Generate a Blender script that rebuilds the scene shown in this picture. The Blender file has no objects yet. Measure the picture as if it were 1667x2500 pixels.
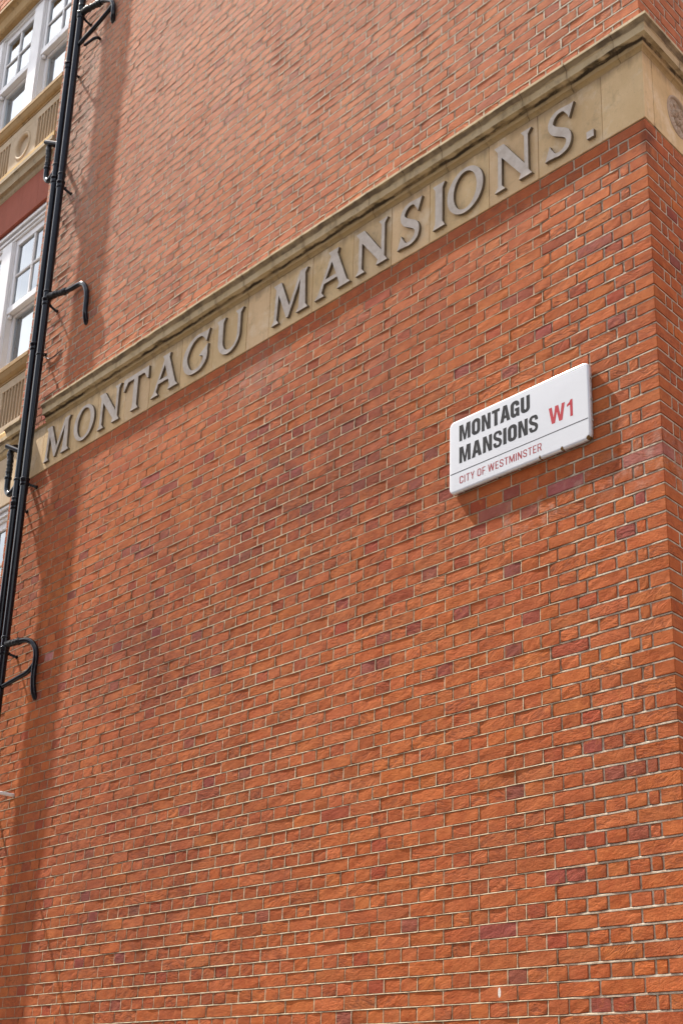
import bpy, bmesh, math, random
from mathutils import Vector, Matrix, noise

random.seed(11)
R = random.random
def U(a, b): return a + (b - a) * R()

# ------------------------------------------------------------------ camera, sky, sun, exposure
Z0 = 6.13                       # height of the underside of the lettered frieze above the pavement
scene = bpy.context.scene
COL = scene.collection

def rot(a, ax):
    return Matrix.Rotation(math.radians(a), 3, ax)
CAM_M = rot(50.932, 'Z') @ rot(112.2943, 'X') @ rot(1.9197, 'Z')
CAM_P = Vector((3.73956, -4.82192, Z0 - 4.53056))
FPX = 3683.18
cam_data = bpy.data.cameras.new('camera')
cam = bpy.data.objects.new('camera', cam_data); COL.objects.link(cam)
cam.matrix_world = Matrix.Translation(CAM_P) @ CAM_M.to_4x4()
cam_data.sensor_fit = 'HORIZONTAL'; cam_data.sensor_width = 36.0
cam_data.lens = 36.0 * FPX / 1667.0
cam_data.clip_start = 0.1; cam_data.clip_end = 3000
scene.camera = cam

SUN_TO = Vector((-5.8, -1.0, 8.5)).normalized()
SUN_EL = math.asin(SUN_TO.z)
world = bpy.data.worlds.new('World'); scene.world = world; world.use_nodes = True
wn = world.node_tree; wn.nodes.clear()
w_out = wn.nodes.new('ShaderNodeOutputWorld'); w_bg = wn.nodes.new('ShaderNodeBackground')
w_sky = wn.nodes.new('ShaderNodeTexSky'); w_sky.sky_type = 'NISHITA'; w_sky.sun_disc = False
w_sky.sun_elevation = SUN_EL
w_sky.sun_rotation = math.atan2(SUN_TO.x, SUN_TO.y)
w_sky.dust_density = 2.0; w_sky.air_density = 1.0; w_sky.ozone_density = 1.0
w_tc = wn.nodes.new('ShaderNodeTexCoord'); w_map = wn.nodes.new('ShaderNodeMapping')
w_map.inputs['Scale'].default_value = (1.0, 1.0, 2.6)
w_n = wn.nodes.new('ShaderNodeTexNoise'); w_n.inputs['Scale'].default_value = 2.3; w_n.inputs['Detail'].default_value = 9; w_n.inputs['Roughness'].default_value = .58
w_r = wn.nodes.new('ShaderNodeValToRGB'); w_r.color_ramp.elements[0].position = .42; w_r.color_ramp.elements[1].position = .66
w_mix = wn.nodes.new('ShaderNodeMix'); w_mix.data_type = 'RGBA'
w_mix.inputs[7].default_value = (14.5, 14.2, 13.8, 1)
wn.links.new(w_tc.outputs['Generated'], w_map.inputs[0]); wn.links.new(w_map.outputs[0], w_n.inputs[0])
wn.links.new(w_n.outputs[0], w_r.inputs[0]); wn.links.new(w_r.outputs[0], w_mix.inputs[0])
wn.links.new(w_sky.outputs[0], w_mix.inputs[6]); wn.links.new(w_mix.outputs[2], w_bg.inputs[0])
w_bg.inputs[1].default_value = 0.060
wn.links.new(w_bg.outputs[0], w_out.inputs[0])

sun_d = bpy.data.lights.new('sun', 'SUN'); sun_d.energy = 3.9; sun_d.angle = math.radians(0.8); sun_d.color = (1.0, .93, .83)
sun = bpy.data.objects.new('sun', sun_d); COL.objects.link(sun)
sun.rotation_euler = SUN_TO.to_track_quat('Z', 'Y').to_euler(); sun.location = (-8, -6, 16)

scene.view_settings.view_transform = 'Standard'; scene.view_settings.look = 'None'
scene.view_settings.exposure = 1.76; scene.view_settings.gamma = 1.0; scene.view_settings.use_curve_mapping = False

# ------------------------------------------------------------------ helpers
def link(o, parent=None):
    COL.objects.link(o)
    if parent is not None: o.parent = parent
    return o
def tag(o, label=None, cat=None, group=None, kind=None):
    if label: o['label'] = label
    if cat: o['category'] = cat
    if group: o['group'] = group
    if kind: o['kind'] = kind
    return o
def empty(name, loc=(0, 0, 0), parent=None):
    o = bpy.data.objects.new(name, None); o.empty_display_size = .2
    link(o, parent)
    # the things' parts carry world coordinates; the empty marks the base
    o['base'] = [float(v) for v in loc]
    return o
def from_data(name, verts, faces, mats, parent=None, cols=None, smooth=False, mi=None):
    me = bpy.data.meshes.new(name)
    me.from_pydata(verts, [], faces)
    if not isinstance(mats, (list, tuple)): mats = [mats]
    for m in mats: me.materials.append(m)
    if mi is not None: me.polygons.foreach_set('material_index', mi)
    if cols is not None:
        at = me.color_attributes.new('tint', 'FLOAT_COLOR', 'POINT')
        flat = []
        for c in cols: flat.extend((c[0], c[1], c[2], c[3] if len(c) > 3 else 1.0))
        at.data.foreach_set('color', flat)
    if smooth: me.polygons.foreach_set('use_smooth', [True] * len(me.polygons))
    me.update()
    return link(bpy.data.objects.new(name, me), parent)

class MB:
    def __init__(s): s.v = []; s.f = []; s.c = []; s.mi = []
    def add(s, verts, faces, col=None, mi=0):
        b = len(s.v); s.v.extend(verts); s.f.extend([tuple(i + b for i in f) for f in faces])
        s.mi.extend([mi] * len(faces))
        if col is not None: s.c.extend([col] * len(verts))
    def box(s, x0, x1, y0, y1, z0, z1, mi=0, bev=0.0):
        if bev <= 0:
            v = [(x, y, z) for x in (x0, x1) for y in (y0, y1) for z in (z0, z1)]
            f = [(0, 1, 3, 2), (4, 6, 7, 5), (0, 4, 5, 1), (2, 3, 7, 6), (0, 2, 6, 4), (1, 5, 7, 3)]
            s.add(v, f, mi=mi)
        else:
            b = min(bev, (x1-x0)*.45, (y1-y0)*.45, (z1-z0)*.45)
            bm = bmesh.new(); bmesh.ops.create_cube(bm, size=1)
            for q in bm.verts: q.co = Vector(((x0+x1)/2 + q.co.x*(x1-x0), (y0+y1)/2 + q.co.y*(y1-y0), (z0+z1)/2 + q.co.z*(z1-z0)))
            bmesh.ops.bevel(bm, geom=list(bm.edges), offset=b, segments=1, affect='EDGES', profile=.5)
            bm.verts.index_update()
            s.add([tuple(q.co) for q in bm.verts], [tuple(q.index for q in f.verts) for f in bm.faces], mi=mi); bm.free()
    def build(s, name, mats, parent=None, smooth=False):
        return from_data(name, s.v, s.f, mats, parent, s.c if s.c else None, smooth, s.mi)

def tube(mb, pts, rad, seg=16, caps=True, wob=0.0):
    """swept round tube; rad is a number or a list"""
    pts = [Vector(p) for p in pts]; n = len(pts)
    rads = rad if isinstance(rad, (list, tuple)) else [rad] * n
    t0 = (pts[1] - pts[0]).normalized()
    ref = Vector((0, 0, 1)) if abs(t0.z) < .9 else Vector((1, 0, 0))
    nrm = (ref - t0 * ref.dot(t0)).normalized()
    vs = []; fs = []
    for i, p in enumerate(pts):
        t = (pts[min(i+1, n-1)] - pts[max(i-1, 0)]).normalized()
        nrm = (nrm - t * nrm.dot(t)).normalized(); bn = t.cross(nrm)
        for k in range(seg):
            a = 2 * math.pi * k / seg
            r = rads[i] * (1 + (wob * (noise.noise(p * 40 + Vector((k*.7, 0, 0)))) if wob else 0))
            vs.append(tuple(p + (nrm * math.cos(a) + bn * math.sin(a)) * r))
    for i in range(n - 1):
        for k in range(seg):
            a = i*seg + k; b = i*seg + (k+1) % seg
            fs.append((a, b, b + seg, a + seg))
    if caps:
        fs.append(tuple(range(seg - 1, -1, -1))); fs.append(tuple((n-1)*seg + k for k in range(seg)))
    mb.add(vs, fs)
def smooth_path(pts, k=6):
    P = [Vector(p) for p in pts]; P = [P[0]*2 - P[1]] + P + [P[-1]*2 - P[-2]]
    out = []
    for i in range(1, len(P) - 2):
        for j in range(k):
            t = j / k; a, b, c, d = P[i-1:i+3]
            out.append(.5*((2*b) + (c-a)*t + (2*a-5*b+4*c-d)*t*t + (3*b-a-3*c+d)*t*t*t))
    out.append(P[-2]); return out
def obj_tube(name, pts, rad, mat, parent, seg=16, caps=True, wob=0.0):
    mb = MB(); tube(mb, pts, rad, seg, caps, wob); return mb.build(name, mat, parent, smooth=True)

# ------------------------------------------------------------------ materials
def new_mat(name):
    m = bpy.data.materials.new(name); m.use_nodes = True
    nt = m.node_tree; nt.nodes.clear()
    out = nt.nodes.new('ShaderNodeOutputMaterial'); b = nt.nodes.new('ShaderNodeBsdfPrincipled')
    nt.links.new(b.outputs[0], out.inputs[0]); return m, nt, b
class NT:
    def __init__(s, nt): s.nt = nt
    def n(s, t, **k):
        o = s.nt.nodes.new('ShaderNode' + t)
        for a, v in k.items(): setattr(o, a, v)
        return o
    def L(s, a, b): s.nt.links.new(a, b)
    def pos(s):
        return s.n('NewGeometry').outputs['Position']
    def vmap(s, v, scale=(1, 1, 1), rot=(0, 0, 0), loc=(0, 0, 0)):
        m = s.n('Mapping'); m.inputs['Scale'].default_value = scale; m.inputs['Rotation'].default_value = rot; m.inputs['Location'].default_value = loc
        s.L(v, m.inputs[0]); return m.outputs[0]
    def noise(s, v, sc, det=4, rough=.55, dist=0.0):
        o = s.n('TexNoise'); o.inputs['Scale'].default_value = sc; o.inputs['Detail'].default_value = det
        o.inputs['Roughness'].default_value = rough; o.inputs['Distortion'].default_value = dist
        s.L(v, o.inputs['Vector']); return o.outputs[0]
    def ramp(s, v, p0, p1, c0=(0, 0, 0, 1), c1=(1, 1, 1, 1)):
        r = s.n('ValToRGB'); e = r.color_ramp.elements
        e[0].position = p0; e[1].position = p1; e[0].color = c0; e[1].color = c1
        s.L(v, r.inputs[0]); return r.outputs[0]
    def mix(s, f, a, b, mode='MIX'):
        m = s.n('Mix', data_type='RGBA', blend_type=mode)
        for sock, val in ((0, f), (6, a), (7, b)):
            if isinstance(val, (int, float)): m.inputs[sock].default_value = val
            elif isinstance(val, tuple): m.inputs[sock].default_value = val if len(val) == 4 else (*val, 1)
            else: s.L(val, m.inputs[sock])
        return m.outputs[2]
    def math(s, op, a, b=0.0, c=None):
        m = s.n('Math', operation=op)
        for i, v in enumerate((a, b) if c is None else (a, b, c)):
            if isinstance(v, (int, float)): m.inputs[i].default_value = v
            else: s.L(v, m.inputs[i])
        return m.outputs[0]
    def mrange(s, v, a, b, c=0.0, d=1.0):
        m = s.n('MapRange'); s.L(v, m.inputs[0])
        for i, q in enumerate((a, b, c, d)): m.inputs[i+1].default_value = q
        return m.outputs[0]
    def blob(s, centre, radii):
        """soft spot in world space: 1 at the centre, 0 outside"""
        v = s.n('VectorMath', operation='SUBTRACT'); s.L(s.pos(), v.inputs[0]); v.inputs[1].default_value = centre
        w = s.n('VectorMath', operation='DIVIDE'); s.L(v.outputs[0], w.inputs[0]); w.inputs[1].default_value = radii
        l = s.n('VectorMath', operation='LENGTH'); s.L(w.outputs[0], l.inputs[0])
        return s.mrange(l.outputs['Value'], 1.0, .2)
    def bump(s, bsdf, h, strength, dist, prev=None):
        b = s.n('Bump'); b.inputs['Strength'].default_value = strength; b.inputs['Distance'].default_value = dist
        s.L(h, b.inputs['Height'])
        if prev is not None: s.L(prev, b.inputs['Normal'])
        if bsdf is not None: s.L(b.outputs[0], bsdf.inputs['Normal'])
        return b.outputs[0]

def mat_brick():
    m, nt, b = new_mat('handmade_red_brick'); T = NT(nt)
    at = T.n('Attribute', attribute_name='tint'); P = T.pos()
    col = at.outputs['Color']; a = at.outputs['Alpha']
    a7 = T.math('FRACT', T.math('MULTIPLY', a, 7.31)); a13 = T.math('FRACT', T.math('MULTIPLY', a, 13.7)); a19 = T.math('FRACT', T.math('MULTIPLY', a, 19.1))
    # per-brick shift of the pattern so that creases break at every brick
    off = T.n('VectorMath', operation='MULTIPLY_ADD'); cmb = T.n('CombineXYZ')
    T.L(a, cmb.inputs[0]); T.L(a, cmb.inputs[1]); T.L(a, cmb.inputs[2])
    T.L(cmb.outputs[0], off.inputs[0]); off.inputs[1].default_value = (37.0, 11.0, 23.0); T.L(P, off.inputs[2])
    Q = off.outputs[0]
    cloud = T.noise(Q, 13, 3, .6)
    c1 = T.mix(T.ramp(cloud, .35, .72), col, T.mix(1.0, col, (.78, .66, .62), 'MULTIPLY'))
    c1 = T.mix(T.math('MULTIPLY', T.ramp(T.noise(Q, 28, 3, .6), .55, .7), T.mrange(a19, 0, 1, .1, .7)), c1, (.52, .165, .055))
    spk = T.ramp(T.noise(Q, 260, 2, .6), .60, .74)
    c1 = T.mix(T.math('MULTIPLY', spk, .35), c1, (.13, .045, .03))
    # creases: long folds slanting across the face
    vr = T.n('VectorRotate', rotation_type='Y_AXIS'); T.L(Q, vr.inputs['Vector'])
    T.L(T.mrange(a13, 0, 1, -.35, .55), vr.inputs['Angle'])
    cr_v = T.vmap(vr.outputs[0], scale=(17, 17, 46))
    crease = T.noise(cr_v, 1.0, 5, .68, 1.0)
    groove = T.ramp(crease, .40, .50)
    rough_b = T.math('MULTIPLY', a7, a7)
    chs = T.math('MULTIPLY', crease, T.mrange(rough_b, 0, 1, .28, 1.15))
    c1 = T.mix(T.math('MULTIPLY', T.math('MULTIPLY', T.math('SUBTRACT', 1.0, groove), .6), T.mrange(rough_b, 0, 1, .2, 1.0)), c1, (.15, .05, .03))
    # pits
    vor = T.n('TexVoronoi', feature='F1'); vor.inputs['Scale'].default_value = 38; T.L(Q, vor.inputs['Vector'])
    pit = T.ramp(vor.outputs['Distance'], .035, .10)
    gate = T.ramp(T.noise(Q, 9, 1), .58, .62)
    pit = T.math('MAXIMUM', pit, T.math('SUBTRACT', 1.0, gate))
    c1 = T.mix(pit, (.045, .018, .012), c1)
    # patchily paler towards the top of the wall; lime runs beside the pipes; soot in clouds
    sep = T.n('SeparateXYZ'); T.L(P, sep.inputs[0])
    up = T.mrange(sep.outputs[2], Z0 - .6, Z0 + 3.2, .0, .62)
    patchy = T.ramp(T.noise(P, 1.3, 5, .65), .30, .70)
    c1 = T.mix(T.math('MULTIPLY', up, T.math('ADD', T.math('MULTIPLY', patchy, .6), .55)), c1, (.58, .33, .235))
    lime = T.math('MULTIPLY', T.blob((-5.80, 0, Z0 + 3.1), (.34, .5, 1.7)), T.ramp(T.noise(P, 6, 5, .7), .38, .60))
    lime2 = T.math('MULTIPLY', T.blob((-5.55, 0, Z0 + 2.4), (.16, .5, .6)), T.ramp(T.noise(P, 8, 5, .7), .45, .60))
    c1 = T.mix(T.math('MULTIPLY', T.math('MAXIMUM', lime, lime2), .62), c1, (.34, .27, .23))
    big = T.noise(P, 2.1, 6, .68)
    zone = T.math('MAXIMUM', T.math('MAXIMUM', T.blob((-2.45, 0, Z0 - 1.15), (1.55, .8, 1.05)), T.blob((-3.9, 0, Z0 - 1.75), (1.6, .8, 1.0))), T.math('MULTIPLY', T.blob((-4.0, 0, Z0 - 3.3), (1.9, .8, 1.5)), .75))
    smk = T.math('MULTIPLY', zone, T.ramp(big, .34, .60))
    c1 = T.mix(T.math('MULTIPLY', smk, .85), c1, T.mix(1.0, c1, (.50, .46, .60), 'MULTIPLY'))
    c1 = T.mix(T.math('MULTIPLY', T.math('MULTIPLY', zone, T.ramp(T.noise(P, 17, 5, .7), .48, .66)), .45), c1, (.13, .06, .05))
    crn = T.math('MULTIPLY', T.blob((-.01, .03, Z0 - .13), (.035, .10, .16)), T.ramp(T.noise(P, 12, 4), .35, .55))
    c1 = T.mix(T.math('MULTIPLY', crn, .8), c1, (.09, .04, .03))
    runs = T.math('MULTIPLY', T.mrange(sep.outputs[2], Z0 - 1.3, Z0 - .05), T.ramp(T.noise(T.vmap(P, scale=(9, 9, .7)), 1.0, 4, .6), .52, .68))
    c1 = T.mix(T.math('MULTIPLY', runs, .35), c1, (.24, .085, .055))
    smk2 = T.math('MULTIPLY', T.blob((-3.05, 0, Z0 - .22), (.40, .6, .22)), T.ramp(T.noise(P, 13, 5, .7), .36, .55))
    c1 = T.mix(T.math('MULTIPLY', smk2, .5), c1, (.30, .20, .18))
    stain = T.ramp(T.noise(P, .75, 6, .62), .46, .72)
    c1 = T.mix(T.math('MULTIPLY', stain, .42), c1, (.26, .080, .046))
    # lime smears from repointing under the street sign
    sm = T.math('MULTIPLY', T.blob((-.62, 0, Z0 - 1.80), (.62, .5, .16)), T.ramp(T.noise(P, 9, 5, .7), .52, .62))
    sm2 = T.math('MULTIPLY', T.blob((-.12, 0, Z0 - 1.75), (.30, .5, .22)), T.ramp(T.noise(P, 11, 5, .7), .48, .62))
    c1 = T.mix(T.math('MULTIPLY', T.math('MAXIMUM', sm, sm2), .45), c1, (.55, .36, .29))
    # a white paint fleck low on the wall
    fl = T.ramp(T.math('MULTIPLY', T.blob((-1.021, 0, Z0 - 3.966), (.012, .3, .030)), T.math('ADD', T.noise(P, 60, 3), .5)), .35, .42)
    c1 = T.mix(fl, c1, (.75, .72, .68))
    T.L(c1, b.inputs['Base Color']); b.inputs['Roughness'].default_value = .92
    b.inputs['Specular IOR Level'].default_value = .10
    n1 = T.bump(None, chs, .80, .0105)
    n2 = T.bump(None, T.noise(Q, 75, 5, .72), .65, .0042, n1)
    n3 = T.bump(None, T.noise(Q, 330, 2, .6), .35, .0007, n2)
    T.bump(b, pit, .6, .003, n3)
    return m

def mat_mortar():
    m, nt, b = new_mat('lime_mortar'); T = NT(nt); P = T.pos()
    sep = T.n('SeparateXYZ'); T.L(P, sep.inputs[0])
    base = T.mix(T.noise(P, 4, 4), (.52, .41, .27), (.62, .52, .38))
    grey = T.mrange(sep.outputs[0], -.85, -.35, 0, 1)
    up = T.mrange(sep.outputs[2], Z0 + .2, Z0 + .8, 0, 1)
    base = T.mix(T.math('MULTIPLY', grey, .8), base, (.53, .47, .385)); base = T.mix(T.math('MULTIPLY', up, .8), base, (.52, .45, .36))
    c = T.mix(T.math('MULTIPLY', T.ramp(T.noise(P, 15, 5, .78), .42, .62), .78), base, (.22, .13, .08))
    c = T.mix(T.math('MULTIPLY', T.ramp(T.noise(P, 190, 2), .55, .7), .35), c, (.22, .17, .12))
    T.L(c, b.inputs['Base Color']); b.inputs['Roughness'].default_value = .95; b.inputs['Specular IOR Level'].default_value = .2
    n1 = T.bump(None, T.noise(P, 90, 4, .7), .6, .0025)
    T.bump(b, T.noise(P, 420, 2, .6), .4, .0007, n1)
    return m

def mat_stone(name, base, dark, grime=.5, streak=False, tintattr=False):
    m, nt, b = new_mat(name); T = NT(nt); P = T.pos()
    c = T.mix(T.ramp(T.noise(P, 3.2, 6, .62), .32, .68), base, tuple(v * k for v, k in zip(base, (.84, .80, .72))))
    if tintattr:
        at = T.n('Attribute', attribute_name='tint')
        c = T.mix(1.0, c, at.outputs['Color'], 'MULTIPLY')
    vs = T.vmap(P, scale=(7, 7, 1.2))
    c = T.mix(T.math('MULTIPLY', T.ramp(T.noise(vs, 2.2, 5, .65), .48, .72), .33), c, tuple(v * .62 for v in base))
    g = T.ramp(T.noise(P, 9, 6, .72), .55, .73)
    c = T.mix(T.math('MULTIPLY', g, grime), c, dark)
    if tintattr:
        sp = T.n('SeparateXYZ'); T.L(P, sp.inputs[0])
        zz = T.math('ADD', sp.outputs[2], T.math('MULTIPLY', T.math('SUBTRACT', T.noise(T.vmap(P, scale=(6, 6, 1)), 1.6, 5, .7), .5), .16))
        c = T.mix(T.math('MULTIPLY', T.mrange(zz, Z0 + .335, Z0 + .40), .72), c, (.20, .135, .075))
        pale = T.ramp(T.noise(P, 5.5, 5, .6), .55, .68)
        c = T.mix(T.math('MULTIPLY', pale, .45), c, (.80, .68, .50))
        och = T.ramp(T.noise(T.vmap(P, loc=(5, 2, 1)), 3.4, 5, .65), .52, .70)
        c = T.mix(T.math('MULTIPLY', och, .40), c, (.50, .33, .15))
    pit = T.ramp(T.noise(P, 130, 3, .6), .62, .72)
    c = T.mix(T.math('MULTIPLY', pit, .35), c, tuple(v * .45 for v in base))
    T.L(c, b.inputs['Base Color']); b.inputs['Roughness'].default_value = .82; b.inputs['Specular IOR Level'].default_value = .3
    n1 = T.bump(None, T.noise(P, 26, 5, .65), .35, .0030)
    T.bump(b, T.noise(P, 240, 3, .6), .4, .0006, n1)
    return m

def mat_cornice():
    m, nt, b = new_mat('weathered_cornice_stone'); T = NT(nt); P = T.pos()
    sep = T.n('SeparateXYZ'); T.L(P, sep.inputs[0])
    c = T.mix(T.ramp(T.noise(P, 5, 6, .62), .3, .7), (.58, .455, .28), (.46, .34, .18))
    # ochre bed mould, pale fascia, dark algae line on the soffit: stains that follow the drip line
    zz = T.math('ADD', sep.outputs[2], T.math('MULTIPLY', T.math('SUBTRACT', T.noise(P, 8, 4), .5), .030))
    def band(z0, z1, z2, z3):
        return T.math('MULTIPLY', T.mrange(zz, Z0 + z0, Z0 + z1), T.mrange(zz, Z0 + z2, Z0 + z3, 1.0, 0.0))
    ochre = T.mrange(zz, Z0 + .447, Z0 + .454, 1.0, 0.0)
    c = T.mix(T.math('MULTIPLY', ochre, .8), c, T.mix(T.noise(P, 6, 4), (.36, .23, .09), (.42, .30, .14)))
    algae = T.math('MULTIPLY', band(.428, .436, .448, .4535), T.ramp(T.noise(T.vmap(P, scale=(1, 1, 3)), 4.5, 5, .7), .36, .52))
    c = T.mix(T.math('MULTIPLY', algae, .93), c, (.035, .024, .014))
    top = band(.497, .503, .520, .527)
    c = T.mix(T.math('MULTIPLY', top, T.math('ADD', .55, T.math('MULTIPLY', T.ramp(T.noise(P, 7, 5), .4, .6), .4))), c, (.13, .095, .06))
    fx = T.math('ABSOLUTE', T.math('SUBTRACT', T.math('FRACT', T.math('ADD', T.math('DIVIDE', T.math('ADD', sep.outputs[0], .128), .3075), .5)), .5))
    fx = T.math('ADD', fx, T.math('MULTIPLY', T.math('SUBTRACT', T.noise(P, 22, 4, .7), .5), .12))
    js = T.math('MULTIPLY', T.mrange(fx, .085, .02), T.mrange(T.noise(P, 3.1, 2), .35, .6, .35, 1.0))
    c = T.mix(T.math('MULTIPLY', js, .32), c, (.22, .15, .08))
    g = T.ramp(T.noise(P, 14, 6, .7), .52, .70)
    c = T.mix(T.math('MULTIPLY', g, .55), c, (.17, .125, .075))
    T.L(c, b.inputs['Base Color']); b.inputs['Roughness'].default_value = .85; b.inputs['Specular IOR Level'].default_value = .3
    n1 = T.bump(None, T.noise(P, 24, 5, .65), .4, .0030)
    T.bump(b, T.noise(P, 240, 3, .6), .4, .0006, n1)
    return m

def mat_plain(name, col, rough, col2=None, sc=8, spec=.5, bump=0.0, bsc=40, metal=0.0, amt=1.0, lo=.4, hi=.7):
    m, nt, b = new_mat(name); T = NT(nt); P = T.pos()
    if col2 is not None:
        c = T.mix(T.math('MULTIPLY', T.ramp(T.noise(P, sc, 5, .65), lo, hi), amt), col, col2); T.L(c, b.inputs['Base Color'])
    else: b.inputs['Base Color'].default_value = (*col, 1)
    r = T.mrange(T.noise(P, sc * 2, 4), .3, .7, rough * .8, min(1, rough * 1.25)); T.L(r, b.inputs['Roughness'])
    b.inputs['Specular IOR Level'].default_value = spec; b.inputs['Metallic'].default_value = metal
    if bump: T.bump(b, T.noise(P, bsc, 4, .6), .5, bump)
    return m

def mat_glass():
    m, nt, b = new_mat('window_glass'); T = NT(nt); nt.nodes.remove(b)
    out = [n for n in nt.nodes if n.type == 'OUTPUT_MATERIAL'][0]
    gl = T.n('BsdfGlossy'); gl.inputs['Roughness'].default_value = .015; gl.inputs['Color'].default_value = (.88, .94, 1, 1)
    tr = T.n('BsdfTransparent'); tr.inputs['Color'].default_value = (.80, .88, .88, 1)
    fr = T.n('Fresnel'); fr.inputs['IOR'].default_value = 1.9
    f = T.math('MINIMUM', T.math('ADD', T.math('MULTIPLY', fr.outputs[0], 1.5), .06), .92)
    P = T.pos()
    bp = T.n('Bump'); bp.inputs['Strength'].default_value = .12; bp.inputs['Distance'].default_value = .004
    T.L(T.noise(P, 2.2, 2), bp.inputs['Height']); T.L(bp.outputs[0], gl.inputs['Normal'])
    mx = T.n('MixShader'); T.L(f, mx.inputs[0]); T.L(tr.outputs[0], mx.inputs[1]); T.L(gl.outputs[0], mx.inputs[2])
    T.L(mx.outputs[0], out.inputs[0]); return m

def mat_sign():
    m, nt, b = new_mat('white_enamel'); T = NT(nt); P = T.pos()
    c = T.mix(T.math('MULTIPLY', T.ramp(T.noise(P, 5, 4), .4, .7), .4), (.66, .68, .72), (.61, .63, .67))
    sep = T.n('SeparateXYZ'); T.L(P, sep.inputs[0])
    low = T.mrange(sep.outputs[2], Z0 - 1.548, Z0 - 1.5655)
    rust = T.math('MULTIPLY', low, T.math('MAXIMUM', T.blob((-.700, -.02, Z0 - 1.565), (.007, .04, .018)), T.math('MAXIMUM', T.blob((-.560, -.02, Z0 - 1.565), (.011, .04, .018)), T.blob((-.40, -.02, Z0 - 1.555), (.014, .04, .028)))))
    rust = T.ramp(T.math('MULTIPLY', rust, T.math('ADD', T.noise(P, 70, 4, .7), .45)), .12, .30)
    c = T.mix(rust, c, (.16, .085, .02))
    side = T.math('MULTIPLY', T.mrange(sep.outputs[1], -.0215, -.019), T.ramp(T.noise(P, 24, 5, .7), .50, .66))
    c = T.mix(T.math('MULTIPLY', side, .6), c, (.30, .24, .17))
    T.L(c, b.inputs['Base Color']); b.inputs['Roughness'].default_value = .16; b.inputs['Coat Weight'].default_value = .4; b.inputs['Coat Roughness'].default_value = .06
    T.bump(b, T.noise(P, 9, 2), .25, .0012); return m

M_BRICK = mat_brick(); M_MORTAR = mat_mortar()
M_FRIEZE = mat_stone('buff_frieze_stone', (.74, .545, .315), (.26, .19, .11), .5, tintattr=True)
M_BAY = mat_stone('buff_bay_stone', (.58, .45, .31), (.20, .15, .09), .4)
M_OCHRE = mat_stone('ochre_stained_sill_stone', (.42, .27, .12), (.09, .06, .03), .8)
M_GOLD = mat_stone('yellow_washed_stone', (.62, .40, .15), (.36, .22, .09), .35)
M_CORN = mat_cornice()
M_LETTER = mat_plain('grey_painted_letter', (.62, .555, .485), .8, (.50, .43, .36), 16, .25, .0010, 60)
M_LSIDE = mat_plain('brown_letter_side', (.115, .085, .055), .85, (.20, .155, .10), 14, .2)  # side paint, darkened to put the shade of the letter edges into it
M_PIPE = mat_plain('black_gloss_iron', (.004, .005, .009), .11, (.008, .009, .014), 10, .32, .0002, 10)
M_BITUMEN = mat_plain('black_sealant', (.008, .008, .009), .45, (.015, .014, .014), 30, .35, .004, 45)
M_WHITE = mat_plain('white_window_paint', (.80, .79, .80), .45, (.74, .73, .73), 3, .5, .0008, 20)
M_WHITE2 = mat_plain('white_paint_baked_shade', (.72, .70, .69), .5, (.66, .64, .62), 5, .5, .0008, 20)  # greyer copy of the window white, shade put into its colour
M_GLASS = mat_glass(); M_SIGN = mat_sign()
M_BLACK = mat_plain('black_sign_enamel', (.006, .006, .010), .45, spec=.15)
M_RED = mat_plain('red_sign_enamel', (.46, .030, .045), .45, spec=.15)
M_RED2 = mat_plain('faded_red_sign_enamel', (.36, .060, .065), .45, spec=.15)
M_STEEL = mat_plain('dull_fixing_metal', (.42, .41, .40), .5, (.25, .2, .15), 60)
M_RUBBED = mat_stone('rubbed_red_lintel_brick', (.36, .095, .055), (.22, .06, .04), .5)
M_LEAD = mat_plain('grey_lead_flashing', (.22, .22, .23), .6, (.32, .31, .30), 20, .4, .003, 40)
M_DARK = mat_plain('dim_room_wall', (.20, .17, .13), .9)
M_BLIND = mat_plain('pale_blind', (.62, .64, .66), .8)
M_ASPHALT = mat_plain('asphalt', (.05, .05, .052), .9, (.075, .073, .07), 30, .3, .004, 90)
M_PAVE = mat_plain('paving_stone', (.28, .26, .23), .85, (.22, .20, .18), 6, .3, .002, 70)

# ------------------------------------------------------------------ setting
def slab(name, x0, x1, y0, y1, z0, z1, mat, label):
    mb = MB(); mb.box(x0, x1, y0, y1, z0, z1); o = mb.build(name, mat); tag(o, label, None, None, 'structure'); return o
g = from_data('ground', [(-600, -600, -.13), (600, -600, -.13), (600, 600, -.13), (-600, 600, -.13)], [(0, 1, 2, 3)], M_ASPHALT)
tag(g, 'dark asphalt street surface around the brick building', None, None, 'structure')
slab('pavement', -40, 40, -2.4, -.02, -.126, 0.0, M_PAVE, 'pale stone pavement along the foot of the brick wall')

# ------------------------------------------------------------------ the two wall planes
H = .065637; S = .2286
class Frame:
    """u runs along the wall, d out of it, z up from the frieze underside"""
    def __init__(s, ud, nd): s.ud = Vector(ud); s.nd = Vector(nd)
    def p(s, u, d, z): q = s.ud * u + s.nd * d; return (q.x, q.y, Z0 + z)
FA = Frame((1, 0, 0), (0, -1, 0))
BD = (-.1933, .98114, 0); BN = (.98114, .1933, 0)
FB = Frame(BD, BN)
MIT = (1.216, 1.0)      # u,d of the outer mitre per metre of projection, on wall A

building = empty('brick_building')
tag(building, 'red brick mansion block corner with lettered stone frieze and moulded cornice', 'building')
wall_a = None

XW = -6.285                 # left end of the long brick wall, where the window bay begins
CORN_TOP = 9 * H
def jw(frame, u):           # joint width
    if frame is FA: return .0085 if u > -.62 else (.0038 + .003 * max(0, noise.noise(Vector((u*.5, 3, 1)))))
    return .008

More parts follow.
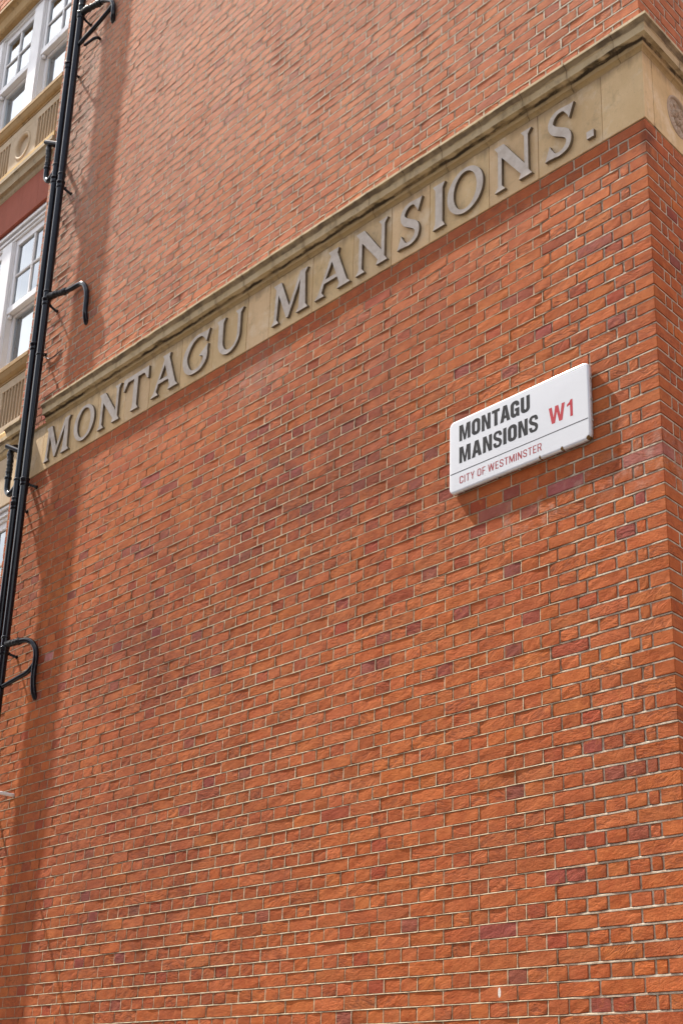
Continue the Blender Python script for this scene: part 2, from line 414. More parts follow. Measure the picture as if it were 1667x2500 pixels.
SPECIAL = [(-.563, -1.734, (.42, .16, .135)), (-1.019, -1.738, (.38, .13, .10)), (-.11, -1.743, (.40, .15, .125)),
           (-.883, -1.004, (.31, .092, .07)), (-.923, -2.067, (.29, .09, .075)), (-.188, -3.103, (.33, .095, .05)), (-5.38, -1.55, (.50, .28, .20))]
def brick_col(u, z, front=True, head=False):
    r = R()
    k = math.exp(-((u + 2.7) / 1.5) ** 2 - ((z + 1.15) / .85) ** 2) if front else 0
    pk = 1.0 if head else .12
    if r < (.030 + .13 * k) * pk:  c = (U(.29, .36), U(.082, .104), U(.056, .072))      # burnt purple headers
    elif r < (.085 + .34 * k) * pk: c = (U(.35, .42), U(.084, .100), U(.038, .048))
    elif r < (.50 if head else .30):                  c = (U(.42, .47), U(.110, .128), U(.038, .046))
    elif r < .93:                  c = (U(.47, .53), U(.138, .166), U(.044, .056))
    else:                          c = (U(.52, .56), U(.155, .18), U(.046, .058))
    if front:
        for su, sz, sc in SPECIAL:
            if abs(su - u) < .058 and abs(sz - z) < H * .5: c = sc
        if z > -2 * H - .001 and z < 0 : c = (U(.42, .48), U(.095, .115), U(.032, .042))  # cornice shadow put into the tint of the two courses under the frieze
    m = U(-.5, .5); c = (c[0], (c[1] + c[0] * .285 * (1 + .12*m)) / 2 if c[0] > .41 else c[1], c[2])
    return (*c, R())

def brick_geo(fr, u0, u1, z0, z1, proud, hi=True, corner=None):
    """pillow-faced brick; outer ring sits behind the mortar face"""
    L = u1 - u0; Hh = z1 - z0; e = .0026
    if hi:
        us = [0, e, L*.36, L*.66, L - e, L] if L > .15 else [0, e, L*.5, L - e, L]
        zs = [0, e, Hh*.5, Hh - e, Hh]
    else:
        us = [0, e, L - e, L]; zs = [0, e, Hh - e, Hh]
    nu = len(us); nz = len(zs); vs = []
    ta = U(-.012, .012); tb = U(-.02, .02); tilt0 = proud + U(-.0007, .0009)
    chip = random.randrange(14)
    for i, a in enumerate(us):
        for j, b in enumerate(zs):
            ring = i in (0, nu-1) or j in (0, nz-1)
            ci = i in (0, 1, nu-2, nu-1) and j in (0, 1, nz-2, nz-1)
            du = U(-.0008, .0008); dz = U(-.0010, .0010)
            if ci:
                kx = .0008 + (.0032 if chip == (0 if i < 2 else 1) + (0 if j < 2 else 2) else 0)
                du += kx if i < 2 else -kx; dz += kx if j < 2 else -kx
            d = -.011 if ring else tilt0 + (a - L/2) * ta + (b - Hh/2) * tb + U(-.0005, .0005) - (.0008 if ci else 0)
            vs.append(fr.p(u0 + a + du, d, z0 + b + dz))
    fs = [(i*nz + j, (i+1)*nz + j, (i+1)*nz + j+1, i*nz + j+1) for i in range(nu-1) for j in range(nz-1)]
    return vs, fs

def corner_geo(wa, wb, z0, z1):
    """brick that turns the corner: wa on the long wall, wb on the side wall"""
    vs = []; Hh = z1 - z0; e = .0026; pr = .0006 + U(-.0005, .0008)
    zs = [0, e, Hh*.5, Hh-e, Hh]
    # path along both faces
    st = [('A', -wa), ('A', -wa + e), ('A', -wa*.5), ('A', -.003), ('B', .003), ('B', wb*.5), ('B', wb - e), ('B', wb)]
    for i, (f, u) in enumerate(st):
        fr = FA if f == 'A' else FB
        for j, b in enumerate(zs):
            ring = i in (0, len(st)-1) or j in (0, 4)
            cj = U(-.0008, .0008)
            if ring and i in (3, 4) and j in (0, 4):
                q = fr.p(u, -.011, z0 + b); q = (q[0] + (-.009 if f == 'A' else 0), q[1] + (0 if f == 'A' else .009), q[2]); vs.append(q)
            else:
                vs.append(fr.p(u + cj*.5, -.011 if ring else pr + U(-.0004, .0004), z0 + b + cj))
    n = len(st)
    fs = [(i*5 + j, (i+1)*5 + j, (i+1)*5 + j+1, i*5 + j+1) for i in range(n-1) for j in range(4)]
    return vs, fs

CMI = CAM_M.transposed()
def px(p):
    q = CMI @ (Vector(p) - CAM_P)
    if q.z >= 0: return None
    return 833.5 + FPX * q.x / -q.z, 1250 - FPX * q.y / -q.z

bricks = []      # (wall, verts, faces, col, area)
def emit(wall, geo, col):
    vs, fs = geo
    pts = [px(v) for v in (vs[0], vs[-1])]; area = 0
    if pts[0] and pts[1]:
        cx = (pts[0][0] + pts[1][0]) / 2; cy = (pts[0][1] + pts[1][1]) / 2
        if 25 < cx < 1642 and 10 < cy < 2490:
            ps = [px(v) for v in vs]; xs = [p[0] for p in ps]
            area = (max(xs) - min(xs)) * H / max(.5, (Vector(vs[0]) - CAM_P).length) * FPX
            # the street sign hides these
            if wall == 'A' and -1.30 < vs[0][0] and vs[-1][0] < -.38 and Z0 - 1.56 < vs[0][2] < Z0 - 1.2: area = 0
    bricks.append((wall, vs, fs, col, area))

def pattern(row, length, frame):
    """(u0,u1) cells from the corner outwards; the first cell is the corner brick"""
    stretch = (row % 2 == 0) if frame is FA else (row % 2 == 1)
    out = []
    if stretch:
        u = 0
        while u < length: out.append((u, min(u + S, length))); u += S
    else:
        out.append((0, .1100)); out.append((.1100, .1100 + .0615)); u = .1715
        while u < length: out.append((u, min(u + .1143, length))); u += .1143
    return [(a, b) for a, b in out if b - a > .02]

mortar = {'A': MB(), 'B': MB()}
def zoff(u, row): return .0016 * noise.noise(Vector((u * .9, row * .37, 5.0)))
ROW_LO, ROW_HI = -93, 118     # row index: row 0 is the course right under the frieze, counting down is negative
def rowz(row):                # (z0,z1) nominal
    if row <= 0: return (row - 1) * H, row * H
    return CORN_TOP + (row - 1) * H, CORN_TOP + row * H
for row in range(ROW_LO, ROW_HI + 1):
    za, zb = rowz(row); r_ = abs(row) if row <= 0 else row + 8
    if za > 7.6: break
    near = za > -4.8 and za < 6.4
    for fr, wall, length in ((FA, 'A', -XW), (FB, 'B', 4.0)):
        cells = pattern(r_, length, fr)
        for k, (a, b) in enumerate(cells):
            sgn = -1 if fr is FA else 1
            uc = sgn * (a + b) / 2
            j = jw(fr, uc); dz = zoff(uc, row) + U(-.0004, .0004)
            if row > 0: j = max(j, .0078)
            jz = j * (.95 if row <= 0 else 1.15)
            z0, z1 = za + jz/2 + dz, zb - jz/2 + dz + U(-.0006, .0006)
            if k == 0:
                if fr is FA:
                    wb = pattern(r_, 4.0, FB)[0][1]
                    emit('A', corner_geo(b - j/2, wb - .004, z0, z1), brick_col(-b/2, (za+zb)/2))
                continue
            u0, u1 = a + j/2 + U(-.0007, .0007), b - j/2 + U(-.0007, .0007)
            if b >= length - .001: u1 = b
            if sgn < 0: u0, u1 = -u1, -u0
            proud = .0002 + (.0006 if fr is FB else 0)
            if fr is FA and uc < -5.75 and 0 < za < 5.5 : proud += U(-.003, .002)
            emit(wall, brick_geo(fr, u0, u1, z0, z1, proud, hi=near and (fr is FA or a < 1.3)), brick_col(uc, (za+zb)/2, fr is FA, b - a < .13))
            # perpend: a strip sloped so its right edge stands flush
            mb = mortar[wall]; ue = sgn * a
            w = j / 2 + .0012
            l_d, r_d = U(-.0022, -.0004), U(-.0004, .0011)
            if fr is FA and row <= 0 and uc > -.7: l_d, r_d = U(-.005, -.003), U(-.004, -.002)
            if fr is FB: l_d, r_d = U(-.0035, -.002), U(-.0025, -.0005)
            elif row > 0: l_d, r_d = U(-.0030, .0004), U(-.0014, .0018)
            pv = [fr.p(ue - w, l_d, za - .001), fr.p(ue + w, r_d, za - .001), fr.p(ue + w, r_d + U(-.0006, .0006), zb + .001), fr.p(ue - w, l_d + U(-.0006, .0006), zb + .001)]
            mb.add(pv, [(0, 1, 2, 3)])
        # bed joint under this course: top edge tucked back, lower edge struck flush
        if row == 1: continue
        mb = mortar[wall]; step = .035 if (near and fr is FA) else .12
        n = int(length / step) + 1; vs = []
        for i in range(n + 1):
            q = min(i * step, length)
            uu = (-q if fr is FA else q)
            j = jw(fr, uu) * .95 if row <= 0 else max(jw(fr, uu), .0078) * 1.15; zc = za + zoff(uu, row)
            nz1 = noise.noise(Vector((uu * 9, row * 3.1, 0))); nz2 = noise.noise(Vector((uu * 31, row * 7.7, 4)))
            lipd = .0010 + .0015 * nz1 + .0008 * nz2
            if fr is FB: lipd = -.0006 + .0008 * nz1
            if row > 0 and fr is FA: lipd = .0008 + .0028 * nz1 + .0012 * nz2
            if fr is FA and uu > -.7 and row <= 0: lipd = -.0004 + .0026 * nz1 + .0008*nz2
            top = zc + j/2 + .0022; bot = zc - j/2 - .0006 - .0010 * nz2 - .0006 * nz1
            ext = 0.0
            if i == 0: uu = -.0015 if fr is FA else .0015
            vs += [fr.p(uu, -.0050, top), fr.p(uu, lipd - .0006 + .0003*nz2, zc + j*.30), fr.p(uu, lipd, bot + .0009), fr.p(uu, lipd - .0007, bot), fr.p(uu, -.006, bot - .0005)]
        m5 = 5
        fs = [(i*m5 + k, (i+1)*m5 + k, (i+1)*m5 + k+1, i*m5 + k+1) for i in range(n) for k in range(m5 - 1)]
        if fr is FB: fs = [tuple(reversed(f)) for f in fs]
        mb.add(vs, fs)

# solid cores behind the brick skins (openings of the bay left free)
def core(name, frm, u0, u1, z0, z1, parent=None): pass
walls = {}
for wall, fr, u0, u1 in (('A', FA, XW, 0.0), ('B', FB, 0.0, 4.0)):
    if wall == 'A':
        foot = [(XW, .0062), (-.0052, .0062), (-.0052 + BD[0]*.35, .0062 + BD[1]*.35), (XW, .35)]
    else:
        p0 = Vector((-.0075, .0064, 0)) ; a = p0 + Vector(BD) * .35; b_ = p0 + Vector(BD) * 4.0
        q = Vector(BN) * -.35
        foot = [(a.x, a.y), (b_.x, b_.y), (b_.x + q.x, b_.y + q.y), (a.x + q.x, a.y + q.y)]
    n = len(foot); v = [(x, y, 0.0) for x, y in foot] + [(x, y, Z0 + 7.7) for x, y in foot]
    f = [tuple(range(n-1, -1, -1)), tuple(range(n, 2*n))] + [(i, (i+1) % n, n + (i+1) % n, n + i) for i in range(n)]
    w = from_data('wall', v, f, M_MORTAR, building)
    w['label'] = 'long sunlit brick wall with the frieze' if wall == 'A' else 'side wall beyond the corner, in shade'
    walls[wall] = w
    mo = mortar[wall].build('mortar_joints', M_MORTAR, w); mo['kind'] = 'stuff'

order = sorted(range(len(bricks)), key=lambda i: -bricks[i][4])
single = set(order[:298])
rest = {'A': MB(), 'B': MB()}
for i, (wall, vs, fs, col, area) in enumerate(bricks):
    if i in single:
        c = Vector(vs[len(vs)//2]); me_v = [tuple(Vector(p) - c) for p in vs]
        o = from_data('brick', me_v, fs, M_BRICK, walls[wall], [col] * len(vs)); o.location = c
    else: rest[wall].add(vs, fs, col)
for k in rest:
    o = rest[k].build('brickwork', M_BRICK, walls[k]); o['kind'] = 'stuff'

# ------------------------------------------------------------------ frieze
frieze = empty('frieze', parent=building); frieze['label'] = 'buff stone frieze with raised capital letters'
FZ = .392
def front_plate(fr, u0, u1, z0, z1, d, back=-.02, bev=.0018):
    vs = []; b = bev
    for dd, k in ((back, 0), (d - b, 0), (d, b)):
        vs += [fr.p(u0 + k, dd, z0 + k), fr.p(u1 - k, dd, z0 + k), fr.p(u1 - k, dd, z1 - k), fr.p(u0 + k, dd, z1 - k)]
    fs = [(8, 9, 10, 11)]
    for r in (0, 4):
        for i in range(4): fs.append((r + i, r + (i+1) % 4, r + 4 + (i+1) % 4, r + 4 + i))
    fs.append((3, 2, 1, 0)); return vs, fs
joints = [-6.29, -5.822, -5.394, -5.033, -4.655, -4.338, -3.958, -3.584, -3.212, -2.976, -2.548, -2.167, -1.827, -1.509, -1.045, -.689, -.26]
def stone_tint():
    v = U(.86, 1.06); return (v, v * U(.97, 1.0), v * U(.93, 1.0), 1)
for a, b in zip(joints[:-1], joints[1:]):
    g_ = U(.0012, .0024)
    vs, fs = front_plate(FA, a + g_, b - g_, .0035, FZ, .0035 + U(-.0008, .0008))
    from_data('frieze_stone', vs, fs, M_FRIEZE, frieze, [stone_tint()] * len(vs))
# corner stone turns the corner
def corner_stone(u0, u1, z0, z1, d):
    vs = []; 
    for dd, k in ((-.02, 0), (d - .0018, 0), (d, .0018)):
        m = (FA.p(MIT[0]*dd, dd, z0 + k), FA.p(MIT[0]*dd, dd, z1 - k))
        vs += [FA.p(u0 + k, dd, z0 + k), m[0], FB.p(u1 - k, dd, z0 + k), FB.p(u1 - k, dd, z1 - k), m[1], FA.p(u0 + k, dd, z1 - k)]
    fs = [(12, 13, 16, 17), (13, 14, 15, 16)]
    for r in (0, 6):
        for i in range(6): fs.append((r + i, r + (i+1) % 6, r + 6 + (i+1) % 6, r + 6 + i))
    return vs, fs
vs, fs = corner_stone(-.2592, .092, .0035, FZ, .0035)
from_data('frieze_stone', vs, fs, M_FRIEZE, frieze, [(1.0, .99, .96, 1)] * len(vs))

def plate_with_hole(fr, u0, u1, z0, z1, uc, zc, r, d, seg=40, back=-.03):
    vs = []; fs = []
    for k in range(seg):
        a = 2*math.pi*k/seg; ca, sa = math.cos(a), math.sin(a)
        t = min((u1-uc)/ca if ca > 1e-6 else ((u0-uc)/ca if ca < -1e-6 else 1e9), (z1-zc)/sa if sa > 1e-6 else ((z0-zc)/sa if sa < -1e-6 else 1e9))
        vs += [fr.p(uc + r*ca, d, zc + r*sa), fr.p(uc + t*ca, d, zc + t*sa), fr.p(uc + r*ca, back, zc + r*sa), fr.p(uc + t*ca, back, zc + t*sa)]
    c0 = len(vs)
    for k in range(seg):
        a = 4*k; b = 4*((k+1) % seg)
        fs += [(a, a+1, b+1, b), (a, b, b+2, a+2), (a+1, a+3, b+3, b+1)]
    # square corners
    for (cu, cz) in ((u1, z1), (u0, z1), (u0, z0), (u1, z0)):
        ang = math.atan2(cz - zc, cu - uc) % (2*math.pi); k = int(ang / (2*math.pi) * seg); k2 = (k+1) % seg
        i = len(vs); vs.append(fr.p(cu, d, cz)); fs.append((4*k+1, i, 4*k2+1))
    return vs, fs
def ring(fr, uc, zc, r0, r1, prof, seg=40):
    """annular moulding; prof: list of (t,d) with t from 0 (r0) to 1 (r1)"""
    vs = []; n = len(prof)
    for k in range(seg):
        a = 2*math.pi*k/seg
        for t, d in prof:
            r = r0 + (r1 - r0) * t; vs.append(fr.p(uc + r*math.cos(a), d, zc + r*math.sin(a)))
    fs = [(k*n + i, k*n + i+1, ((k+1) % seg)*n + i+1, ((k+1) % seg)*n + i) for k in range(seg) for i in range(n-1)]
    return vs, fs
def disc(fr, uc, zc, r, d, seg=40, dome=0.0):
    vs = [fr.p(uc, d + dome, zc)] + [fr.p(uc + r*math.cos(2*math.pi*k/seg), d, zc + r*math.sin(2*math.pi*k/seg)) for k in range(seg)]
    return vs, [(0, 1 + k, 1 + (k+1) % seg) for k in range(seg)]

# side-wall frieze: roundel stone then plain stones
vs, fs = plate_with_hole(FB, .0945, .62, .0035, FZ, .355, .212, .118, .0035)
from_data('frieze_stone', vs, fs, M_FRIEZE, frieze, [(.95, .93, .86, 1)] * len(vs))
mb = MB(); mb.add(*ring(FB, .355, .212, .100, .119, [(0, -.020), (.15, .004), (.5, .010), (.85, .006), (1, .002)])); mb.add(*disc(FB, .355, .212, .104, -.020))
M_CARVE = mat_stone('carved_terracotta', (.52, .41, .32), (.13, .09, .06), .6)
mb.build('roundel', M_CARVE, frieze, smooth=True)
mb = MB()
def lump(mb, fr, u, z, d, ru, rz, rd, ang):
    vs = []; fs = []; nA, nB = 10, 5
    ca, sa = math.cos(ang), math.sin(ang)
    for j in range(nB + 1):
        ph = math.pi/2 * j / nB
        for k in range(nA):
            th = 2*math.pi*k/nA; a = ru*math.cos(th)*math.cos(ph); b = rz*math.sin(th)*math.cos(ph)
            crease_ = 1 - .35*math.exp(-(b/(rz*.25))**2)
            vs.append(fr.p(u + a*ca - b*sa, d + rd*math.sin(ph)*crease_, z + a*sa + b*ca))
    for j in range(nB):
        for k in range(nA): fs.append((j*nA+k, j*nA+(k+1) % nA, (j+1)*nA+(k+1) % nA, (j+1)*nA+k))
    mb.add(vs, fs)
for k in range(8):
    a = 2*math.pi*k/8 + .2
    lump(mb, FB, .355 + .066*math.cos(a), .212 + .066*math.sin(a), -.019, .034, .019, .024, a)
for k in range(5):
    a = 2*math.pi*k/5 + .5
    lump(mb, FB, .355 + .030*math.cos(a), .212 + .030*math.sin(a), -.012, .022, .014, .028, a)
for k in range(14):
    a = U(0, 6.28); r_ = U(.02, .085)
    lump(mb, FB, .355 + r_*math.cos(a), .212 + r_*math.sin(a), -.012, .011, .010, .022, a)
mb.build('carved_foliage', M_CARVE, frieze, smooth=True)
for a, b in ((.622, 1.15), (1.152, 1.70), (1.702, 2.25), (2.252, 2.80), (2.802, 3.35), (3.352, 4.0)):
    vs, fs = front_plate(FB, a + .001, b - .001, .0035, FZ, .0035); from_data('frieze_stone', vs, fs, M_FRIEZE, frieze, [stone_tint()] * len(vs))

# ------------------------------------------------------------------ raised letters
def arc(cx, cy, rx, ry, a0, a1, n):
    return [(cx + rx*math.cos(math.radians(a0 + (a1-a0)*i/n)), cy + ry*math.sin(math.radians(a0 + (a1-a0)*i/n))) for i in range(n + 1)]
def stroke(center, hw, k=5):
    C = smooth_path([(x, y, 0) for x, y in center], k); n = len(C)
    Hh = []
    for i in range(len(hw) - 1):
        for j in range(k): Hh.append(hw[i] + (hw[i+1] - hw[i]) * j / k)
    Hh.append(hw[-1]); l = []; r = []
    for i in range(n):
        t = (C[min(i+1, n-1)] - C[max(i-1, 0)]).normalized(); nn = Vector((-t.y, t.x, 0))
        l.append(tuple((C[i] + nn*Hh[i])[:2])); r.append(tuple((C[i] - nn*Hh[i])[:2]))
    return l + r[::-1]
GL = {
 'I': (34, [[(0, 0), (34, 0), (27, 12), (27, 88), (34, 100), (0, 100), (7, 88), (7, 12)]]),
 'T': (113, [[(39, 0), (74, 0), (66, 12), (66, 87), (93, 87), (108, 67), (113, 67), (113, 100), (0, 100), (0, 67), (5, 67), (20, 87), (47, 87), (47, 12)]]),
 'A': (118, [[(0, 0), (34, 0), (25, 11), (32, 29), (74, 29), (81, 11), (74, 0), (118, 0), (106, 11), (74, 88), (78, 100), (44, 100), (52, 88), (13, 11)], [(37, 39), (70, 39), (56, 73)]]),
 'N': (104, [[(0, 0), (31, 0), (21, 11), (21, 71), (72, 11), (66, 0), (103, 0), (93, 12), (93, 89), (103, 100), (73, 100), (82, 89), (82, 31), (27, 100), (0, 100), (10, 87), (10, 11)]]),
 'M': (128, [[(0, 0), (27, 0), (19, 11), (23, 70), (53, 2), (60, 2), (98, 78), (95, 11), (86, 0), (128, 0), (119, 11), (115, 88), (124, 100), (97, 100), (62, 30), (31, 100), (3, 100), (13, 87), (8, 11)]]),
 'U': (104, [[(0, 100), (8, 88)] + arc(50.5, 42, 42.5, 42, 180, 360, 18) + [(93, 88), (104, 100), (72, 100), (82, 88)] + arc(54.5, 40, 27.5, 30, 360, 180, 16) + [(27, 88), (35, 100)]]),
 'O': (101, [arc(50.5, 50, 50.5, 51, 0, 354, 40), arc(50.5, 50, 32, 42, 0, 354, 36)]),
 'S': (73, [stroke([(73, 83), (65, 87), (50, 93.5), (33, 94), (17, 86), (11, 73), (20, 60), (38, 50), (56, 40), (63, 27), (57, 13), (40, 5.5), (22, 6.5), (8, 13), (0, 17)],
                  [17, 11, 4.5, 4.5, 7, 8, 9.5, 9.5, 9.5, 8, 7, 4.5, 4.5, 11, 17], 4)]),
 'G': (106, [stroke([(101, 84), (93, 87), (76, 94), (56, 95), (34, 87), (16, 68), (10, 47), (18, 24), (34, 9), (54, 4.5), (74, 8), (89, 20), (93, 32), (90, 42), (85, 51)],
                  [17, 11, 4.5, 4.5, 7, 9, 9.5, 9.5, 6.5, 4.5, 6, 8, 8.5, 12, 21], 4)]),
 '.': (17, [[(0, 0), (17, 0), (17, 15), (0, 15)]]),
}
def letter_mesh(ch, width, height, depth):
    w0, loops = GL[ch]
    cu = bpy.data.curves.new('l', 'CURVE'); cu.dimensions = '2D'; cu.fill_mode = 'BOTH'
    xs = [p[0] for p in loops[0]]; ys = [p[1] for p in loops[0]]; x0, x1 = min(xs), max(xs); y0 = min(0, min(ys)); y1 = max(ys)
    for lp in loops:
        sp = cu.splines.new('POLY'); sp.points.add(len(lp) - 1); sp.use_cyclic_u = True
        for q, (x, y) in zip(sp.points, lp):
            hz = height if ch != '.' else height * .155
            q.co = ((x - x0) / (x1 - x0) * width, (y - (y0 if ch in 'OSGU' else 0)) / ((y1 - y0) if ch in 'OSGU' else (100 if ch != '.' else 15)) * hz, 0, 1)
    cu.extrude = depth / 2; cu.bevel_depth = .0006; cu.bevel_resolution = 0; cu.offset = -.0016
    o = bpy.data.objects.new('l', cu); COL.objects.link(o)
    dg = bpy.context.evaluated_depsgraph_get(); me = bpy.data.meshes.new_from_object(o.evaluated_get(dg))
    bpy.data.objects.remove(o); bpy.data.curves.remove(cu)
    return me
LET = [('M', -5.744, -5.370), ('O', -5.314, -5.027), ('N', -4.972, -4.675), ('T', -4.643, -4.321), ('A', -4.276, -3.940), ('G', -3.895, -3.593), ('U', -3.514, -3.217),
       ('M', -2.915, -2.551), ('A', -2.493, -2.155), ('N', -2.112, -1.829), ('S', -1.749, -1.541), ('I', -1.457, -1.357), ('O', -1.340, -1.062), ('N', -.980, -.707), ('S', -.620, -.415), ('.', -.341, -.293)]
for ch, x0, x1 in LET:
    x0 += (x0 - 3.74) / 4.8 * .009; x1 += (x1 - 3.74) / 4.8 * .009
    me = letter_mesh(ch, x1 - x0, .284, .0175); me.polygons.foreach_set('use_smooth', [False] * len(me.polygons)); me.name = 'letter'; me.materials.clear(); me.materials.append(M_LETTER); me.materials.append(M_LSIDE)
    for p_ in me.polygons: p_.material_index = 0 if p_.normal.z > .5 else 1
    o = link(bpy.data.objects.new('letter', me), frieze)
    o.matrix_world = Matrix.Translation((x0, -.0125, Z0 + .049)) @ Matrix.Rotation(math.radians(90), 4, 'X')

# ------------------------------------------------------------------ cornice
cornice = empty('cornice', parent=building); cornice['label'] = 'moulded stone cornice with dark stained underside'
CP = [(-.02, .392), (.004, .3925), (.007, .400), (.014, .408), (.022, .413), (.0235, .438), (.026, .446), (.033, .4535), (.052, .4545), (.0545, .4535), (.0548, .4975), (.0575, .499), (.0578, .5035),
      (.062, .508), (.067, .516), (.074, .5215), (.0785, .523), (.0785, .5385), (.0765, .5405), (.0, .585), (-.02, .585)]
def sweep_piece(stations, prof, name, mat, parent):
    """stations: callables (d,z)->point"""
    n = len(prof); vs = []
    for st in stations: vs += [st(d, z) for d, z in prof]
    fs = []
    for s in range(len(stations) - 1):
        for i in range(n):
            a = s*n + i; b = s*n + (i+1) % n; fs.append((a, a + n, b + n, b))
    fs.append(tuple(range(n))); fs.append(tuple(reversed(range((len(stations)-1)*n, len(stations)*n))))
    return from_data(name, vs, fs, mat, parent)
def stA(u, dd=0.0, dz=0.0): return lambda d, z: FA.p(u, d + dd, z + dz)
def stB(u): return lambda d, z: FB.p(u, d, z)
stM = lambda d, z: FA.p(MIT[0]*d, d, z)
cj = [-5.80, -5.66]
u = -.128
left = []
while u > -5.3: left.append(u); u -= .3075
left.append(-5.355); left = sorted(set(left + [-5.66, -5.80]))
for a, b in zip(left[:-1], left[1:]):
    o = U(-.0012, .0012); oz = U(-.0010, .0010)
    k = max(2, int((b - a) / .05)); sts = []
    for i in range(k + 1):
        uu = a + .0016 + (b - a - .0032) * i / k
        sts.append(stA(uu, o + .0010 * noise.noise(Vector((uu*13, 1, 0))), oz + .0010 * noise.noise(Vector((uu*11, 5, 0)))))
    sweep_piece(sts, CP, 'cornice_stone', M_CORN, cornice)
sweep_piece([stA(-.1264), stM, stB(.30)], CP, 'cornice_stone', M_CORN, cornice)
b_ = .303
while b_ < 3.95: sweep_piece([stB(b_), stB(min(b_ + .35, 4.0) - .003)], CP, 'cornice_stone', M_CORN, cornice); b_ += .35
# mortar behind the cornice joints
mb = MB()
for c_ in left[1:-1] + [-.128]:
    prof = [(max(-.02, d - .0035), z + (.003 if z < .5 else -.003)) for d, z in CP]
    n = len(prof); vs = [FA.p(c_ - .003, d, z) for d, z in prof] + [FA.p(c_ + .003, d, z) for d, z in prof]
    mb.add(vs, [(i, i + n, (i+1) % n + n, (i+1) % n) for i in range(n)])
o = mb.build('cornice_joints', mat_plain('dark_joint', (.07, .05, .035), .95), cornice); o['kind'] = 'stuff'
# short return of the cornice at the edge of the bay, left of the pipes
sweep_piece([stA(-6.385), stA(-6.13)], CP, 'cornice_stone', M_CORN, cornice)
# thrown mortar flashing between the two cornice lengths
mb = MB()
vs = []
for i in range(13):
    uu = -6.13 + i * .033/1.2; 
    vs += [FA.p(uu, -.01, .42 + .012*noise.noise(Vector((i*.9, 0, 0)))), FA.p(uu, .014, .405), FA.p(uu, .004, .392)]
mb.add(vs, [(3*i + k, 3*i + 3 + k, 3*i + 4 + k, 3*i + 1 + k) for i in range(12) for k in range(2)])
mb.build('mortar_fillet', M_CORN, cornice)
# fill bricks behind the gap in the cornice between the pipes
mb = MB()
for r_ in range(3):
    z0 = .395 + r_ * .0655
    u = -6.27
    while u < -5.80:
        L_ = U(.06, .115); vs, fs = brick_geo(FA, u, min(u + L_, -5.79) - .005, z0 + .003, min(z0 + .062, .588), -.001); mb.add(vs, fs, (U(.30, .45), U(.10, .14), U(.06, .08), R())); u += L_
o = mb.build('patch_brickwork', M_BRICK, walls['A']); o['kind'] = 'stuff'

